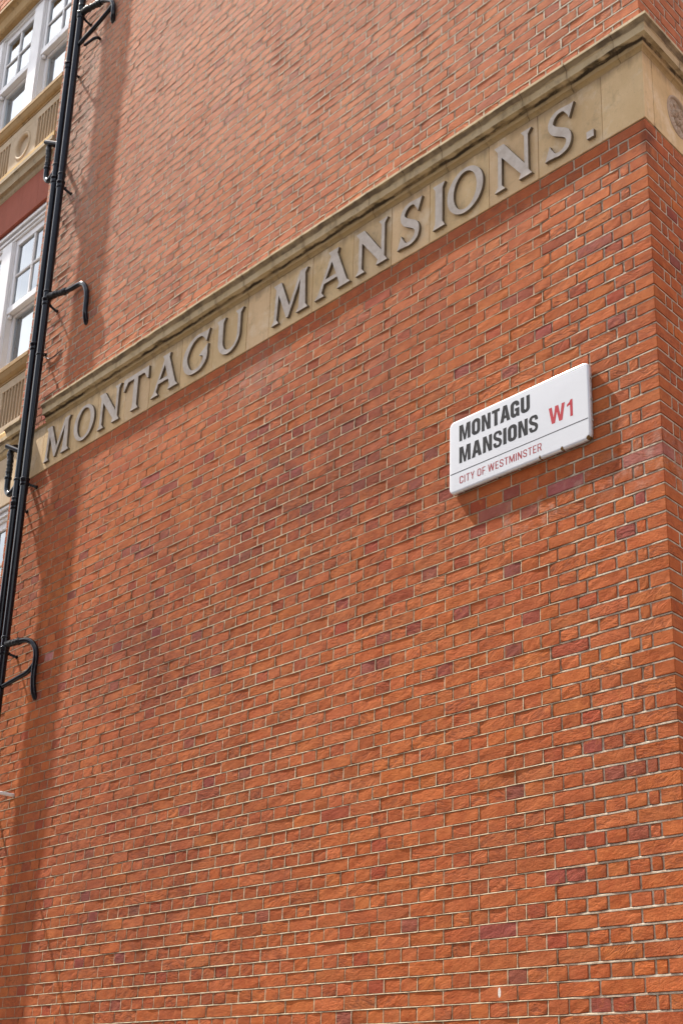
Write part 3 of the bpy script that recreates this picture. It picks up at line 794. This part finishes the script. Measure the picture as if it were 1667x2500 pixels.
# ------------------------------------------------------------------ window bay
BX0, BX1 = -8.76, XW + .001
YB = .05                                    # face of the bay stonework
def bx(name, x0, x1, y0, y1, z0, z1, mat, parent, bev=.0015):
    mb = MB(); mb.box(x0, x1, y0, y1, Z0 + z0, Z0 + z1, bev=bev); return mb.build(name, mat, parent)
def prof_x(name, x0, x1, prof, mat, parent):
    """prof in (y,z) world-like"""
    n = len(prof); vs = [(x, y, Z0 + z) for x in (x0, x1) for y, z in prof]
    fs = [(i, (i+1) % n, n + (i+1) % n, n + i) for i in range(n)] + [tuple(reversed(range(n))), tuple(range(n, 2*n))]
    return from_data(name, vs, fs, mat, parent)
POSTS = [(-7.185, -7.005), (-8.005, -7.825), (-8.76, -8.66)]
LIGHTS = [(-7.004, XW - .012), (-7.824, -7.186), (-8.659, -8.006)]
def bay(zc, lintel, apron=True):
    # sill
    x = BX1; k = 0
    while x > BX0 + .02:
        x2 = max(x - .31, BX0)
        prof_x('sill_stone', x2 + .0015, x - .0015, [(.17, zc + 1.262), (.0, zc + 1.238), (-.004, zc + 1.232), (-.004, zc + 1.198), (.003, zc + 1.192), (.006, zc + 1.178), (.016, zc + 1.150), (.032, zc + 1.132), (.044, zc + 1.128), (.044, zc + 1.112), (.17, zc + 1.112)], M_OCHRE, sills); x -= .31
    if apron:
        aps = empty('apron', parent=building)
        # plain top and bottom rails, roundel blocks, fluted panels
        bx('rail', BX0, BX1, YB, .16, zc + 1.035, zc + 1.108, M_BAY, aps)
        bx('rail', BX0, BX1, YB, .16, zc + .640, zc + .702, M_BAY, aps)
        for cxr in (-7.02, -7.845, -8.60):
            vs, fs = plate_with_hole(FA, cxr - .255, min(cxr + .255, BX1), zc + .7035, zc + 1.0335, cxr, zc + .868, .128, -YB + .0, back=-.12)
            from_data('roundel_block', vs, fs, M_BAY, aps)
            mb = MB(); mb.add(*ring(FA, cxr, zc + .868, .104, .150, [(0, -YB - .030), (.12, -YB - .004), (.30, -YB + .007), (.55, -YB + .009), (.80, -YB + .004), (.86, -YB - .003), (.93, -YB - .003), (1, -YB + .002)])); mb.add(*disc(FA, cxr, zc + .868, .108, -YB - .028))
            mb.build('roundel', M_BAY, aps, smooth=True)
        for (a, b) in ((-6.763, BX1), (-7.588, -7.277), (-8.343, -8.102)):
            bx('panel_back', a, b, YB + .022, .16, zc + .7035, zc + 1.0335, M_FLUTE, aps, bev=0)
            n = max(2, int(round((b - a) / .052))); w = (b - a) / n
            for i in range(n + 1):
                xx = a + i * w
                bx('fillet', max(a, xx - .006), min(b, xx + .006), YB + .001, YB + .023, zc + .70355, zc + 1.0425, M_BAY, aps, bev=.002)
        cs = empty('string_course', parent=building)
        oy = 0.0 if zc > 1 else .035
        x = BX1
        while x > BX0 + .02:
            x2 = max(x - .37, BX0)
            g_ = .0015
            bp = [(.16, zc + .377), (YB, zc + .3775), (YB - .012, zc + .395), (YB - .018, zc + .425), (.014 + oy, zc + .434), (.002 + oy, zc + .432), (.0 + oy, zc + .486), (-.003 + oy, zc + .492), (-.006 + oy, zc + .505), (-.016 + oy, zc + .515), (-.024 + oy, zc + .518), (-.024 + oy, zc + .5535), (.16, zc + .5535)]
            prof_x('moulding_stone', x2 + g_, x - g_, bp, M_CORN2 if zc > 1 else M_CORN, cs)
            prof_x('weathering_stone', x2 + .17 + g_ if x2 > BX0 + .2 else x2, min(x + .17, BX1) - g_, [(.16, zc + .5555), (-.012 + oy, zc + .5555), (-.012 + oy, zc + .605), (YB - .001, zc + .638), (.16, zc + .638)], M_GOLD, cs); x -= .37
    # lintel zone
    lz = empty('lintel', parent=building)
    if lintel == 'red':
        x = BX1
        while x > BX0 + .01:
            x2 = max(x - .0608, BX0)
            o = bx('lintel_brick', x2 + .0004, x - .0004, YB + U(-.0004, .0004), .135, zc + .012, zc + .3755, M_RUBBED, lz, bev=.0006); x -= .0608
    elif lintel == 'stone':
        x = BX1
        while x > BX0 + .02:
            x2 = max(x - .62, BX0); bx('lintel_stone', x2 + .001, x - .001, YB, .135, zc - .055, zc + .3755, M_BAY, lz); x -= .62
    else:
        x = BX1
        while x > BX0 + .02:
            x2 = max(x - .44, BX0)
            prof_x('lintel_stone', x2 + .0015, x - .0015, [(.135, zc - .180), (.02, zc - .180), (.006, zc - .16), (.0, zc - .06), (-.02, zc - .035), (-.05, zc - .02), (-.05, zc + .012), (.135, zc + .04)], M_OCHRE, lz); x -= .44
def light(xl, xr, zc, head=None):
    w = empty('window', parent=building)
    zh = zc + 2.63 if head is None else head
    # frame jambs and head
    bx('jamb', xl, xl + .022, .092, .19, zc + 1.245, zh - .0005, M_WHITE2, w)
    bx('jamb', xr - .022, xr, .092, .19, zc + 1.245, zh - .0005, M_WHITE2, w)
    a, b = xl + .0225, xr - .0225; zm = zc + 1.895
    # upper sash
    bx('sash_rail', a, b, .102, .142, zh - .062, zh - .001, M_WHITE, w)
    bx('sash_stile', a, a + .042, .102, .142, zm + .052, zh - .0625, M_WHITE, w)
    bx('sash_stile', b - .042, b, .102, .142, zm + .052, zh - .0625, M_WHITE, w)
    bx('meeting_rail', a, b, .092, .142, zm - .010, zm + .0515, M_WHITE, w)
    for xx in (a, b - .040): bx('sash_horn', xx + .003, xx + .034, .100, .135, zm - .050, zm - .0105, M_WHITE, w, bev=.008)
    mid = (a + b) / 2; hb = (zm + .0515 + zh - .062) / 2
    bx('glazing_bar', mid - .011, mid + .011, .104, .139, zm + .052, zh - .0625, M_WHITE, w, bev=.004)
    bx('glazing_bar', a + .0425, mid - .0115, .106, .137, hb - .011, hb + .011, M_WHITE2, w, bev=.004)
    bx('glazing_bar', mid + .0115, b - .0425, .106, .137, hb - .011, hb + .011, M_WHITE2, w, bev=.004)
    for (p, q) in ((a + .041, mid - .010), (mid + .010, b - .041)):
        for (r, s) in ((zm + .050, hb - .010), (hb + .010, zh - .061)):
            tl = U(-.0015, .0015)
            from_data('pane', [(p, .120 + tl, Z0 + r), (q, .120 - tl, Z0 + r), (q, .1203 - tl, Z0 + s), (p, .1203 + tl, Z0 + s)], [(0, 1, 2, 3)], M_GLASS, w)
    # lower sash, one step further in
    bx('sash_rail', a, b, .1435, .182, zc + 1.2475, zc + 1.315, M_WHITE, w)
    bx('sash_stile', a, a + .042, .1435, .182, zc + 1.3155, zm, M_WHITE, w)
    bx('sash_stile', b - .042, b, .1435, .182, zc + 1.3155, zm, M_WHITE, w)
    bx('sash_rail', a + .0425, b - .0425, .1437, .182, zm - .035, zm, M_WHITE, w)
    from_data('pane', [(a + .041, .163, Z0 + zc + 1.314), (b - .041, .163, Z0 + zc + 1.314), (b - .041, .1634, Z0 + zm - .034), (a + .041, .1634, Z0 + zm - .034)], [(0, 1, 2, 3)], M_GLASS, w)
    # reveal lining and a blind standing inside
    bx('blind', a + .05, b - .05, .215, .218, zc + 1.30, zm + .02, M_BLIND, w, bev=0)
    return w
def posts(zc, zh):
    bx('head_frame', BX0, BX1 - .002, .084, .19, zh + .001, zh + .16, M_WHITE2, building)
    bx('head_bead', BX0, BX1 - .002, .070, .0835, zh + .030, zh + .048, M_WHITE2, building)
    bx('head_bead', BX0, BX1 - .002, .062, .0835, zh + .085, zh + .110, M_WHITE2, building)
    for a, b in POSTS:
        bx('mullion_post', a, b, .070, .19, zc + 1.246, zh, M_WHITE, building, bev=.004)
M_FLUTE = mat_stone('brown_fluted_stone', (.46, .34, .235), (.16, .11, .07), .5)
M_CORN2 = mat_stone('weathered_string_stone', (.42, .32, .20), (.10, .075, .04), .75)
sills = empty('sill', parent=building); sills['label'] = 'ochre stained stone window sills'
bay(2.77, 'red'); bay(0.0, 'stone'); bay(-2.77, 'none_above', apron=False) if False else None
bay(5.54, 'top', apron=False) if True else None
for zc, hd in ((2.77, None), (0.0, None), (-2.77, None)):
    for xl, xr in LIGHTS: light(xl, xr, zc, (zc + 2.55) if zc > 2 else ((zc + 2.60) if zc < -2 else None))
    posts(zc, {2.77: 2.77 + 2.549, 0.0: 2.629, -2.77: -2.77 + 2.599}[zc])
# lower storey sill under the third row of windows
# room behind the windows
mb = MB()
rx0, rx1, ry0, ry1, rz0, rz1 = BX0, XW, .19, 2.6, Z0 - 4.2, Z0 + 5.7
v = [(x, y, z) for x in (rx0, rx1) for y in (ry0, ry1) for z in (rz0, rz1)]
mb.add(v, [(2, 3, 7, 6), (0, 1, 3, 2), (4, 6, 7, 5), (0, 2, 6, 4), (1, 5, 7, 3)])
for zf in (-.15, 2.62): mb.box(rx0 + .01, rx1 - .01, .192, ry1 - .01, Z0 + zf, Z0 + zf + .25)
mb.build('room', M_DARK, building)
# brick pier left of the bay, and brick over the top lintel
for (x0, x1, z0, z1) in ((-9.9, BX0, -6.13, 7.6), (BX0, XW - .001, 5.60, 7.6)):
    mb = MB(); bk = MB(); mb.box(x0, x1, .006, .35, Z0 + z0, Z0 + z1)
    z = z0; r_ = 0
    while z < z1 - .03:
        x = x0 + (0 if r_ % 2 else -.057)
        st = S if r_ % 2 else S / 2
        while x < x1:
            a = max(x + .004, x0); b = min(x + st - .004, x1)
            if b - a > .03: vs, fs = brick_geo(FA, a, b, z + .004, min(z + H, z1) - .004, .0, hi=False); bk.add(vs, fs, brick_col(-9, 3))
            x += st
        z += H; r_ += 1
    wl = mb.build('wall', M_MORTAR, building); o = bk.build('brickwork', M_BRICK, wl); o['kind'] = 'stuff'
    wl['label'] = 'brick pier beyond the bay windows' if x0 < -9 else 'brickwork over the top lintel'

# ------------------------------------------------------------------ street sign
sign = empty('street_sign'); tag(sign, 'white enamel street name sign reading MONTAGU MANSIONS W1 fixed to brick wall', 'sign')
sx0, sx1, sz0, sz1 = -1.318, -.384, -1.572, -1.176
def rrect(x0, x1, z0, z1, r, seg=6):
    out = []
    for cx, cz, a0 in ((x1 - r, z1 - r, 0), (x0 + r, z1 - r, 90), (x0 + r, z0 + r, 180), (x1 - r, z0 + r, 270)):
        for i in range(seg + 1):
            a = math.radians(a0 + 90*i/seg); out.append((cx + r*math.cos(a), cz + r*math.sin(a)))
    return out
rings = [(0.0, -.006), (0.0, -.0215), (.0012, -.0242), (.0035, -.0262), (.008, -.0270), (.014, -.02715)]
vs = []; N = None
for ins, y in rings:
    rr = rrect(sx0 + ins, sx1 - ins, sz0 + ins, sz1 - ins, .030 - ins * .8); N = len(rr)
    vs += [(x, y, Z0 + z) for x, z in rr]
fs = [(k*N + i, (k+1)*N + i, (k+1)*N + (i+1) % N, k*N + (i+1) % N) for k in range(len(rings)-1) for i in range(N)]
fs.append(tuple((len(rings)-1)*N + i for i in reversed(range(N))))
fs.append(tuple(range(N)))
o = from_data('plate', vs, fs, M_SIGN, sign, smooth=True)
YF = -.0276
def rule(name, x0, x1, z0, z1, mat):
    from_data(name, [(x0, YF, Z0 + z0), (x1, YF, Z0 + z0), (x1, YF, Z0 + z1), (x0, YF, Z0 + z1)], [(0, 1, 2, 3)], mat, sign)
rule('rule_line', sx0 + .009, sx1 - .010, -1.4685, -1.4645, M_BLACK)
def sans(ch, t):
    """condensed grotesque capitals, height 100, stem t"""
    h = t * .86
    def rr(x0, y0, x1, y1, r, ccw=True, seg=7):
        o = rrect(x0, x1, y0, y1, r, seg); return o if ccw else o[::-1]
    def hook_(pts, w): return stroke(pts, w, 4)
    if ch == 'I': return t, [[(0, 0), (t, 0), (t, 100), (0, 100)]]
    if ch == 'T': w = 50; return w, [[(w/2 - t/2, 0), (w/2 + t/2, 0), (w/2 + t/2, 100 - h), (w, 100 - h), (w, 100), (0, 100), (0, 100 - h), (w/2 - t/2, 100 - h)]]
    if ch == 'F': w = 43; return w, [[(0, 0), (t, 0), (t, 42), (w - 4, 42), (w - 4, 42 + h), (t, 42 + h), (t, 100 - h), (w, 100 - h), (w, 100), (0, 100)]]
    if ch == 'E': w = 45; return w, [[(0, 0), (w, 0), (w, h), (t, h), (t, 43), (w - 4, 43), (w - 4, 43 + h), (t, 43 + h), (t, 100 - h), (w, 100 - h), (w, 100), (0, 100)]]
    if ch == 'N': w = 58; return w, [[(0, 0), (t*.92, 0), (t*.92, 62), (w - t*1.05, 0), (w, 0), (w, 100), (w - t*.92, 100), (w - t*.92, 40), (t*1.05, 100), (0, 100)]]
    if ch == 'M': w = 74; return w, [[(0, 0), (t*.9, 0), (t*.9, 62), (w/2 - t*.32, 0), (w/2 + t*.32, 0), (w - t*.9, 62), (w - t*.9, 0), (w, 0), (w, 100), (w - t*1.2, 100), (w/2, 34), (t*1.2, 100), (0, 100)]]
    if ch == 'W': w = 88; q = t*.5; return w, [[(15, 0), (15 + t*1.05, 0), (w/2, 62), (w - 15 - t*1.05, 0), (w - 15, 0), (w, 100), (w - t, 100), (w - 17 - q, 36), (w/2 + q*1.0, 100), (w/2 - q*1.0, 100), (17 + q, 36), (t, 100), (0, 100)]]
    if ch == 'A': w = 64; return w, [[(0, 0), (t, 0), (t + 4.5, 20), (w - t - 4.5, 20), (w - t, 0), (w, 0), (w/2 + t*.56, 100), (w/2 - t*.56, 100)], [(t + 8, 20 + h), (w/2, 78), (w - t - 8, 20 + h)]]
    if ch == 'Y': w = 56; return w, [[(w/2 - t/2, 0), (w/2 + t/2, 0), (w/2 + t/2, 40), (w, 100), (w - t, 100), (w/2, 58), (t, 100), (0, 100), (w/2 - t/2, 40)]]
    if ch == '1': w = 38; return w, [[(w - t, 0), (w, 0), (w, 100), (w - t*.8, 100), (w - t*1.2, 88), (0, 76), (0, 76 - h*.8), (w - t, 70)]]
    if ch == 'O': w = 56; return w, [rr(0, 0, w, 100, 25, seg=10), rr(t, h, w - t, 100 - h, 25 - t*.62, seg=10)]
    if ch == 'U':
        w = 56; o = [(0, 100), (0, 25)] + arc(25, 25, 25, 25, 180, 270, 8) + arc(w - 25, 25, 25, 25, 270, 360, 8) + [(w, 100), (w - t, 100), (w - t, 26)]
        r = 25 - t*.62; return w, [o + arc(w - t - r, h + r, r, r, 0, -90, 6) + arc(t + r, h + r, r, r, -90, -180, 6) + [(t, 100)]]
    if ch in 'CG':
        w = 55; r = 25 - t*.62
        o = [(w, 66), (w, 75)] + arc(w - 25, 75, 25, 25, 0, 90, 8) + arc(25, 75, 25, 25, 90, 180, 8) + arc(25, 25, 25, 25, 180, 270, 8)
        if ch == 'C': o += arc(w - 25, 25, 25, 25, 270, 360, 8) + [(w, 34), (w - t, 34)] + arc(w - t - r, h + r, r, r, 0, -90, 6)
        else: o += [(w - 25, 0)] + arc(w - 28, 16, 14, 16, 270, 330, 4) + [(w - t*.62, 0), (w, 0), (w, 53), (w/2, 53), (w/2, 53 - h*.9), (w - t, 53 - h*.9)] + arc(w - t - r, h + r, r, r, 0, -90, 6)
        o += arc(t + r, h + r, r, r, -90, -180, 6) + arc(t + r, 100 - h - r, r, r, 180, 90, 6) + arc(w - t - r, 100 - h - r, r, r, 90, 0, 6) + [(w - t, 66)]
        return w, [o]
    if ch == 'S':
        w = 54; t = min(t, 17.5); a = t/2; b = t*.43
        return w, [stroke([(w - a, 68), (w - a, 76), (w - a - 6, 90), (w/2, 100 - b), (a + 6, 90), (a, 75), (a + 5, 60), (w/2, 50), (w - a - 5, 40), (w - a, 25), (w - a - 6, 10), (w/2, b), (a + 6, 10), (a, 24), (a, 32)], [a, a, a, b, a, a, a*1.05, a*1.1, a*1.05, a, a, b, a, a, a], 4)]
    if ch == 'R':
        w = 55; r = 22
        return w, [[(0, 0), (t, 0), (t, 42), (28, 42), (w - t - 1, 0), (w + 1, 0), (w - 12, 46)] + arc(w - r, 70, r, 26, -60, 0, 5) + arc(w - r, 78, r, 22, 0, 90, 7) + [(0, 100)],
                   [(t, 42 + h), (w - r, 42 + h)] + arc(w - t - 9, 71, 9, 29 - h, -90, 90, 8) + [(t, 100 - h)]]
def lettering(text, x0, x1, z0, z1, mat, t, gap, space=30):
    cu = bpy.data.curves.new('t', 'CURVE'); cu.dimensions = '2D'; cu.fill_mode = 'FRONT'
    x = 0
    for i, ch in enumerate(text):
        if ch == ' ': x += space; continue
        w, loops = sans(ch, t)
        for lp in loops:
            sp = cu.splines.new('POLY'); sp.points.add(len(lp) - 1); sp.use_cyclic_u = True
            for q, (a, b) in zip(sp.points, lp): q.co = (x + a, b, 0, 1)
        x += w + gap - (7 if text[i:i+2] in ('TA', 'AG') else 0)
    o = bpy.data.objects.new('t', cu); COL.objects.link(o)
    dg = bpy.context.evaluated_depsgraph_get(); me = bpy.data.meshes.new_from_object(o.evaluated_get(dg))
    bpy.data.objects.remove(o); bpy.data.curves.remove(cu)
    W = x - gap
    for v in me.vertices: v.co = Vector((x0 + v.co.x / W * (x1 - x0), YF, Z0 + z0 + v.co.y / 100 * (z1 - z0)))
    me.name = 'lettering'; me.materials.clear(); me.materials.append(mat)
    return link(bpy.data.objects.new('lettering', me), sign)
lettering('MONTAGU', -1.245, -.757, -1.3005, -1.2125, M_BLACK, 21, 9)
lettering('MANSIONS', -1.245, -.706, -1.4220, -1.3340, M_BLACK, 21, 8)
lettering('W', -.636, -.534, -1.4215, -1.3345, M_RED, 17, 10)
lettering('1', -.522, -.486, -1.4215, -1.3345, M_RED, 17, 10)
lettering('CITY OF WESTMINSTER', -1.243, -.687, -1.5335, -1.4935, M_RED2, 13, 15, 26)
def screw(x, z, ax):
    mb = MB(); d = .006
    p0 = Vector((x, -.014, Z0 + z)); q = p0 + Vector(ax) * .005
    tube(mb, [p0 - Vector(ax)*.004, q, q + Vector(ax)*.0012], [.0055, .0055, .004], 10); mb.build('screw', M_STEEL, sign, smooth=False)
for x in (-1.226, -.992, -.845, -.545): screw(x, sz0, (0, 0, -1))
for z in (-1.262, -1.37, -1.478): screw(sx1, z, (1, 0, 0))
mb = MB()
for x in (-1.2, -.5):
    mb2 = MB(); mb2.box(x - .02, x + .02, -.0058, .002, Z0 - 1.5, Z0 - 1.25); mb2.build('spacer', M_STEEL, sign)

# ------------------------------------------------------------------ waste pipes
PY = -.095; PR = .029
def collar(par, x, z, h=.070, r=.0375, flat=True):
    k = MB()
    tube(k, [(x, PY, Z0 + z - h/2), (x, PY, Z0 + z - h/2 + .004), (x, PY, Z0 + z - h*.2), (x, PY, Z0 + z + h*.22), (x, PY, Z0 + z + h*.25), (x, PY, Z0 + z + h*.40), (x, PY, Z0 + z + h*.42), (x, PY, Z0 + z + h/2)],
         [PR + .001, r - .003, r - .004, r - .004, r, r, r - .002, PR + .001], 20, caps=False)
    return k.build('collar', M_PIPE, par, smooth=True)
def ringb(par, x, z): 
    k = MB(); tube(k, [(x, PY, Z0 + z - .010), (x, PY, Z0 + z - .007), (x, PY, Z0 + z + .006), (x, PY, Z0 + z + .009)], [PR + .0005, PR + .005, PR + .005, PR + .0005], 20, caps=False)
    return k.build('ring', M_PIPE, par, smooth=True)
def bracket(par, x, z, xw, zw):
    return obj_tube('bracket', [(x, PY + .02, Z0 + z), ((x + xw)/2, PY*.55, Z0 + (z + zw)/2 - .004), (xw, -.014, Z0 + zw), (xw, .003, Z0 + zw)], [.012, .010, .010, .017], M_PIPE, par, 10)
def rough_sleeve(par, pts, r):
    P = smooth_path(pts, 8); n = len(P)
    rs = [r * (1 + .22 * noise.noise(Vector((i * .55, 3.3, r*90))) + (.12 if i in (2, 3, n-4, n-5) else 0)) for i in range(n)]
    return obj_tube('sealant_sleeve', P, rs, M_BITUMEN, par, 14, wob=.25)
XR, XL = -5.872, -5.988
pr_ = empty('waste_pipe', (XR, PY, 0)); tag(pr_, 'black iron waste pipe with hooked branches, nearer the long brick wall', 'pipe', 'black waste pipes at the end of the wall')
pl_ = empty('waste_pipe', (XL, PY, 0)); tag(pl_, 'black iron waste pipe with bent traps, nearer the bay windows', 'pipe', 'black waste pipes at the end of the wall')
for par, x, name in ((pr_, XR, 'pipe'), (pl_, XL, 'pipe')):
    pts = [(x + .0012*math.sin(i*.8), PY, i * .5) for i in range(0, int((Z0 + 7.4)/.5) + 1)]
    obj_tube('pipe_run', pts, PR, M_PIPE, par, 28)
for z, zw in ((4.30, 4.237), (2.563, 2.51), (1.463, 1.405), (-.092, -.113), (-1.418, -1.447), (5.9, 5.85), (-3.1, -3.13)):
    collar(pr_, XR, z); bracket(pr_, XR, z, XR + .02, zw)
for z in (4.401, 2.667, 1.555, .991, -1.317): ringb(pr_, XR, z)
for z, zw in ((3.831, 3.751), (2.667, 2.62), (1.105, 1.061), (-.252, -.282), (5.4, 5.36), (-2.4, -2.43)):
    collar(pl_, XL, z); bracket(pl_, XL, z, XL + .025, zw)
for z in (2.816, -.04, -.195): ringb(pl_, XL, z)
RB = .0205
def Wp(x, y, z): return (x, y, Z0 + z)
# hooked branches: they leave the stack and run back to lie close along the wall
def wall_branch(sleeve, path, r=RB, rs=.025):
    rough_sleeve(pr_, [Wp(*p) for p in sleeve], rs)
    obj_tube('branch', smooth_path([Wp(*p) for p in path], 8), r, M_PIPE, pr_, 16)
wall_branch([(-5.872, -.095, 1.500), (-5.79, -.080, 1.500), (-5.714, -.062, 1.492), (-5.640, -.050, 1.484)],
            [(-5.68, -.056, 1.488), (-5.592, -.045, 1.477), (-5.47, -.036, 1.473), (-5.405, -.032, 1.445), (-5.362, -.030, 1.385), (-5.343, -.029, 1.315), (-5.341, -.029, 1.235), (-5.340, -.027, 1.165), (-5.345, -.010, 1.105), (-5.352, .006, 1.090)], rs=.026)
wall_branch([(-5.872, -.095, -1.372), (-5.80, -.089, -1.374), (-5.73, -.078, -1.376), (-5.69, -.068, -1.377)],
            [(-5.71, -.074, -1.377), (-5.630, -.055, -1.380), (-5.565, -.040, -1.410), (-5.520, -.031, -1.465), (-5.508, -.029, -1.53), (-5.513, -.029, -1.61), (-5.508, -.029, -1.70), (-5.503, -.020, -1.775), (-5.503, .005, -1.825)], rs=.024)
obj_tube('branch', smooth_path([Wp(-5.520, -.030, -1.575), Wp(-5.585, -.042, -1.622), Wp(-5.68, -.064, -1.650), Wp(-5.85, -.093, -1.690)], 8), .0175, M_PIPE, pr_, 14)
wall_branch([(-5.872, -.095, 4.325), (-5.79, -.085, 4.318), (-5.69, -.066, 4.312), (-5.61, -.052, 4.300)],
            [(-5.64, -.057, 4.305), (-5.56, -.045, 4.290), (-5.474, -.035, 4.240), (-5.430, -.031, 4.175), (-5.420, -.029, 4.10), (-5.435, -.020, 4.045), (-5.46, .006, 4.02)], rs=.027)
obj_tube('branch', smooth_path([Wp(-5.435, -.031, 4.17), Wp(-5.51, -.037, 4.137), Wp(-5.65, -.062, 4.060), Wp(-5.85, -.093, 3.975)], 8), .0185, M_PIPE, pr_, 14)
# traps on the bay side
def trap(zs, par):
    dz = zs
    obj_tube('trap_arm', smooth_path([Wp(-6.24, .03, 3.20 + dz), Wp(-6.215, -.06, 3.165 + dz), Wp(-6.175, -.094, 3.09 + dz)], 6), .0215, M_PIPE, par, 14)
    rough_sleeve(par, [Wp(-6.178, -.094, 3.10 + dz), Wp(-6.165, -.095, 3.03 + dz), Wp(-6.160, -.095, 2.96 + dz), Wp(-6.160, -.095, 2.90 + dz)], .0235)
    obj_tube('trap_bend', smooth_path([Wp(-6.160, -.095, 2.93 + dz), Wp(-6.160, -.095, 2.83 + dz), Wp(-6.150, -.095, 2.765 + dz), Wp(-6.105, -.095, 2.725 + dz), Wp(-6.05, -.095, 2.735 + dz), Wp(-5.99, -.095, 2.765 + dz)], 8), .0235, M_PIPE, par, 16)
    k = MB(); tube(k, [Wp(-6.160, -.095, 2.862 + dz), Wp(-6.160, -.095, 2.866 + dz), Wp(-6.160, -.095, 2.884 + dz), Wp(-6.160, -.095, 2.888 + dz)], [.024, .029, .029, .024], 16, caps=False); k.build('ring', M_PIPE, par, smooth=True)
    k = MB(); a = Vector(Wp(-6.00, -.07, 3.045 + dz)); b = Vector(Wp(-6.205, -.115, 3.155 + dz)); t = (b - a).normalized()
    tube(k, [a, b, b, b - t*.03], [.0205, .0205, .0145, .0145], 16, caps=False); k.build('open_stub', M_PIPE, par, smooth=False)
trap(0.0, pl_); trap(-2.845, pl_)

# ------------------------------------------------------------------ small fixings on the wall
o = obj_tube('overflow_pipe', smooth_path([Wp(-5.655, .005, 3.965), Wp(-5.64, -.03, 3.955), Wp(-5.66, -.055, 3.945), Wp(-5.74, -.065, 3.945), Wp(-5.79, -.068, 3.948)], 6), .013, M_PIPE, None, 12)
tag(o, 'short bent black overflow pipe poking out of the brickwork near the top', 'pipe')
k = MB(); a = Vector(Wp(-5.66, .003, -2.475)); b = Vector(Wp(-5.70, -.55, -2.455))
dirr = (b - a).normalized(); tube(k, [a, a + dirr*.03, b], [.0125, .0115, .0115], 14)
o = k.build('wall_rod', M_WHITE2, None, smooth=True); tag(o, 'thin white rod sticking out of the brick wall at the left', 'rod')
cab = obj_tube('cable', smooth_path([Wp(-5.96, -.006, 1.035), Wp(-5.90, -.010, 1.000), Wp(-5.84, -.010, .985), Wp(-5.76, -.006, .992), Wp(-5.70, .002, 1.01)], 6), .0035, M_BITUMEN, None, 6)
tag(cab, 'thin black cable looping from the pipe into the brickwork', 'cable')

# ------------------------------------------------------------------ the house across the street, seen only in reflections
facing = empty('facing_house'); tag(facing, 'long dull brick house across the street with rows of white sash windows', 'building')
M_FACE = mat_plain('dull_facing_brick', (.26, .12, .08), .9, (.20, .09, .06), 3, .3, .004, 30)
M_FSTONE = mat_plain('facing_stone_trim', (.42, .36, .28), .85, (.30, .25, .19), 4, .3)
FY = -15.0
mb = MB(); mb.box(-34, 26, FY - 9, FY, -.12, 11.2); mb.build('wall', M_FACE, facing)
mb = MB(); mb.box(-34.2, 26.2, FY - 9.2, FY + .35, 11.202, 11.6); mb.build('cornice', M_FSTONE, facing)
mb = MB(); mb.box(-34.02, 26.02, FY + .002, FY + .08, 3.6, 3.9); mb.build('string_course', M_FSTONE, facing)
M_FGLASS = mat_plain('dark_facing_glass', (.03, .035, .04), .05)
fr_me = None
for row_z in (.9, 4.6, 7.9):
    for i in range(18):
        x = -32 + i * 3.25
        if fr_me is None:
            mb = MB(); mb.box(-.62, .62, .003, .09, 0, .09); mb.box(-.62, .62, .003, .09, 1.95, 2.04); mb.box(-.62, -.54, .003, .09, .091, 1.949); mb.box(.54, .62, .003, .09, .091, 1.949); mb.box(-.539, .539, .003, .08, .98, 1.05)
            fo = mb.build('window', M_WHITE, facing); fr_me = fo.data
            pn = MB(); pn.box(-.538, .538, .003, .03, .092, 1.948); po = pn.build('pane', M_FGLASS, fo); pn_me = po.data
        else:
            fo = link(bpy.data.objects.new('window', fr_me), facing); po = link(bpy.data.objects.new('pane', pn_me), fo)
        fo.location = (x, FY, row_z)

side = empty('added_shade_house'); tag(side, 'tall plain brick house added out of view to shade the side wall', 'building')  # unseen house, added to keep sky light off the side wall
mb = MB(); mb.box(14.5, 24, -1.5, 34, -.12, 15.5); mb.build('wall', M_FACE, side)
mb = MB(); mb.box(14.2, 24.2, -1.7, 34.2, 15.502, 15.9); mb.build('cornice', M_FSTONE, side)
for row_z in (1.0, 4.6, 8.2, 11.6):
    for i in range(10):
        fo = link(bpy.data.objects.new('window', fr_me), side); po = link(bpy.data.objects.new('pane', pn_me), fo)
        fo.location = (14.5, 1.0 + i * 3.3, row_z); fo.rotation_euler = (0, 0, math.radians(90))
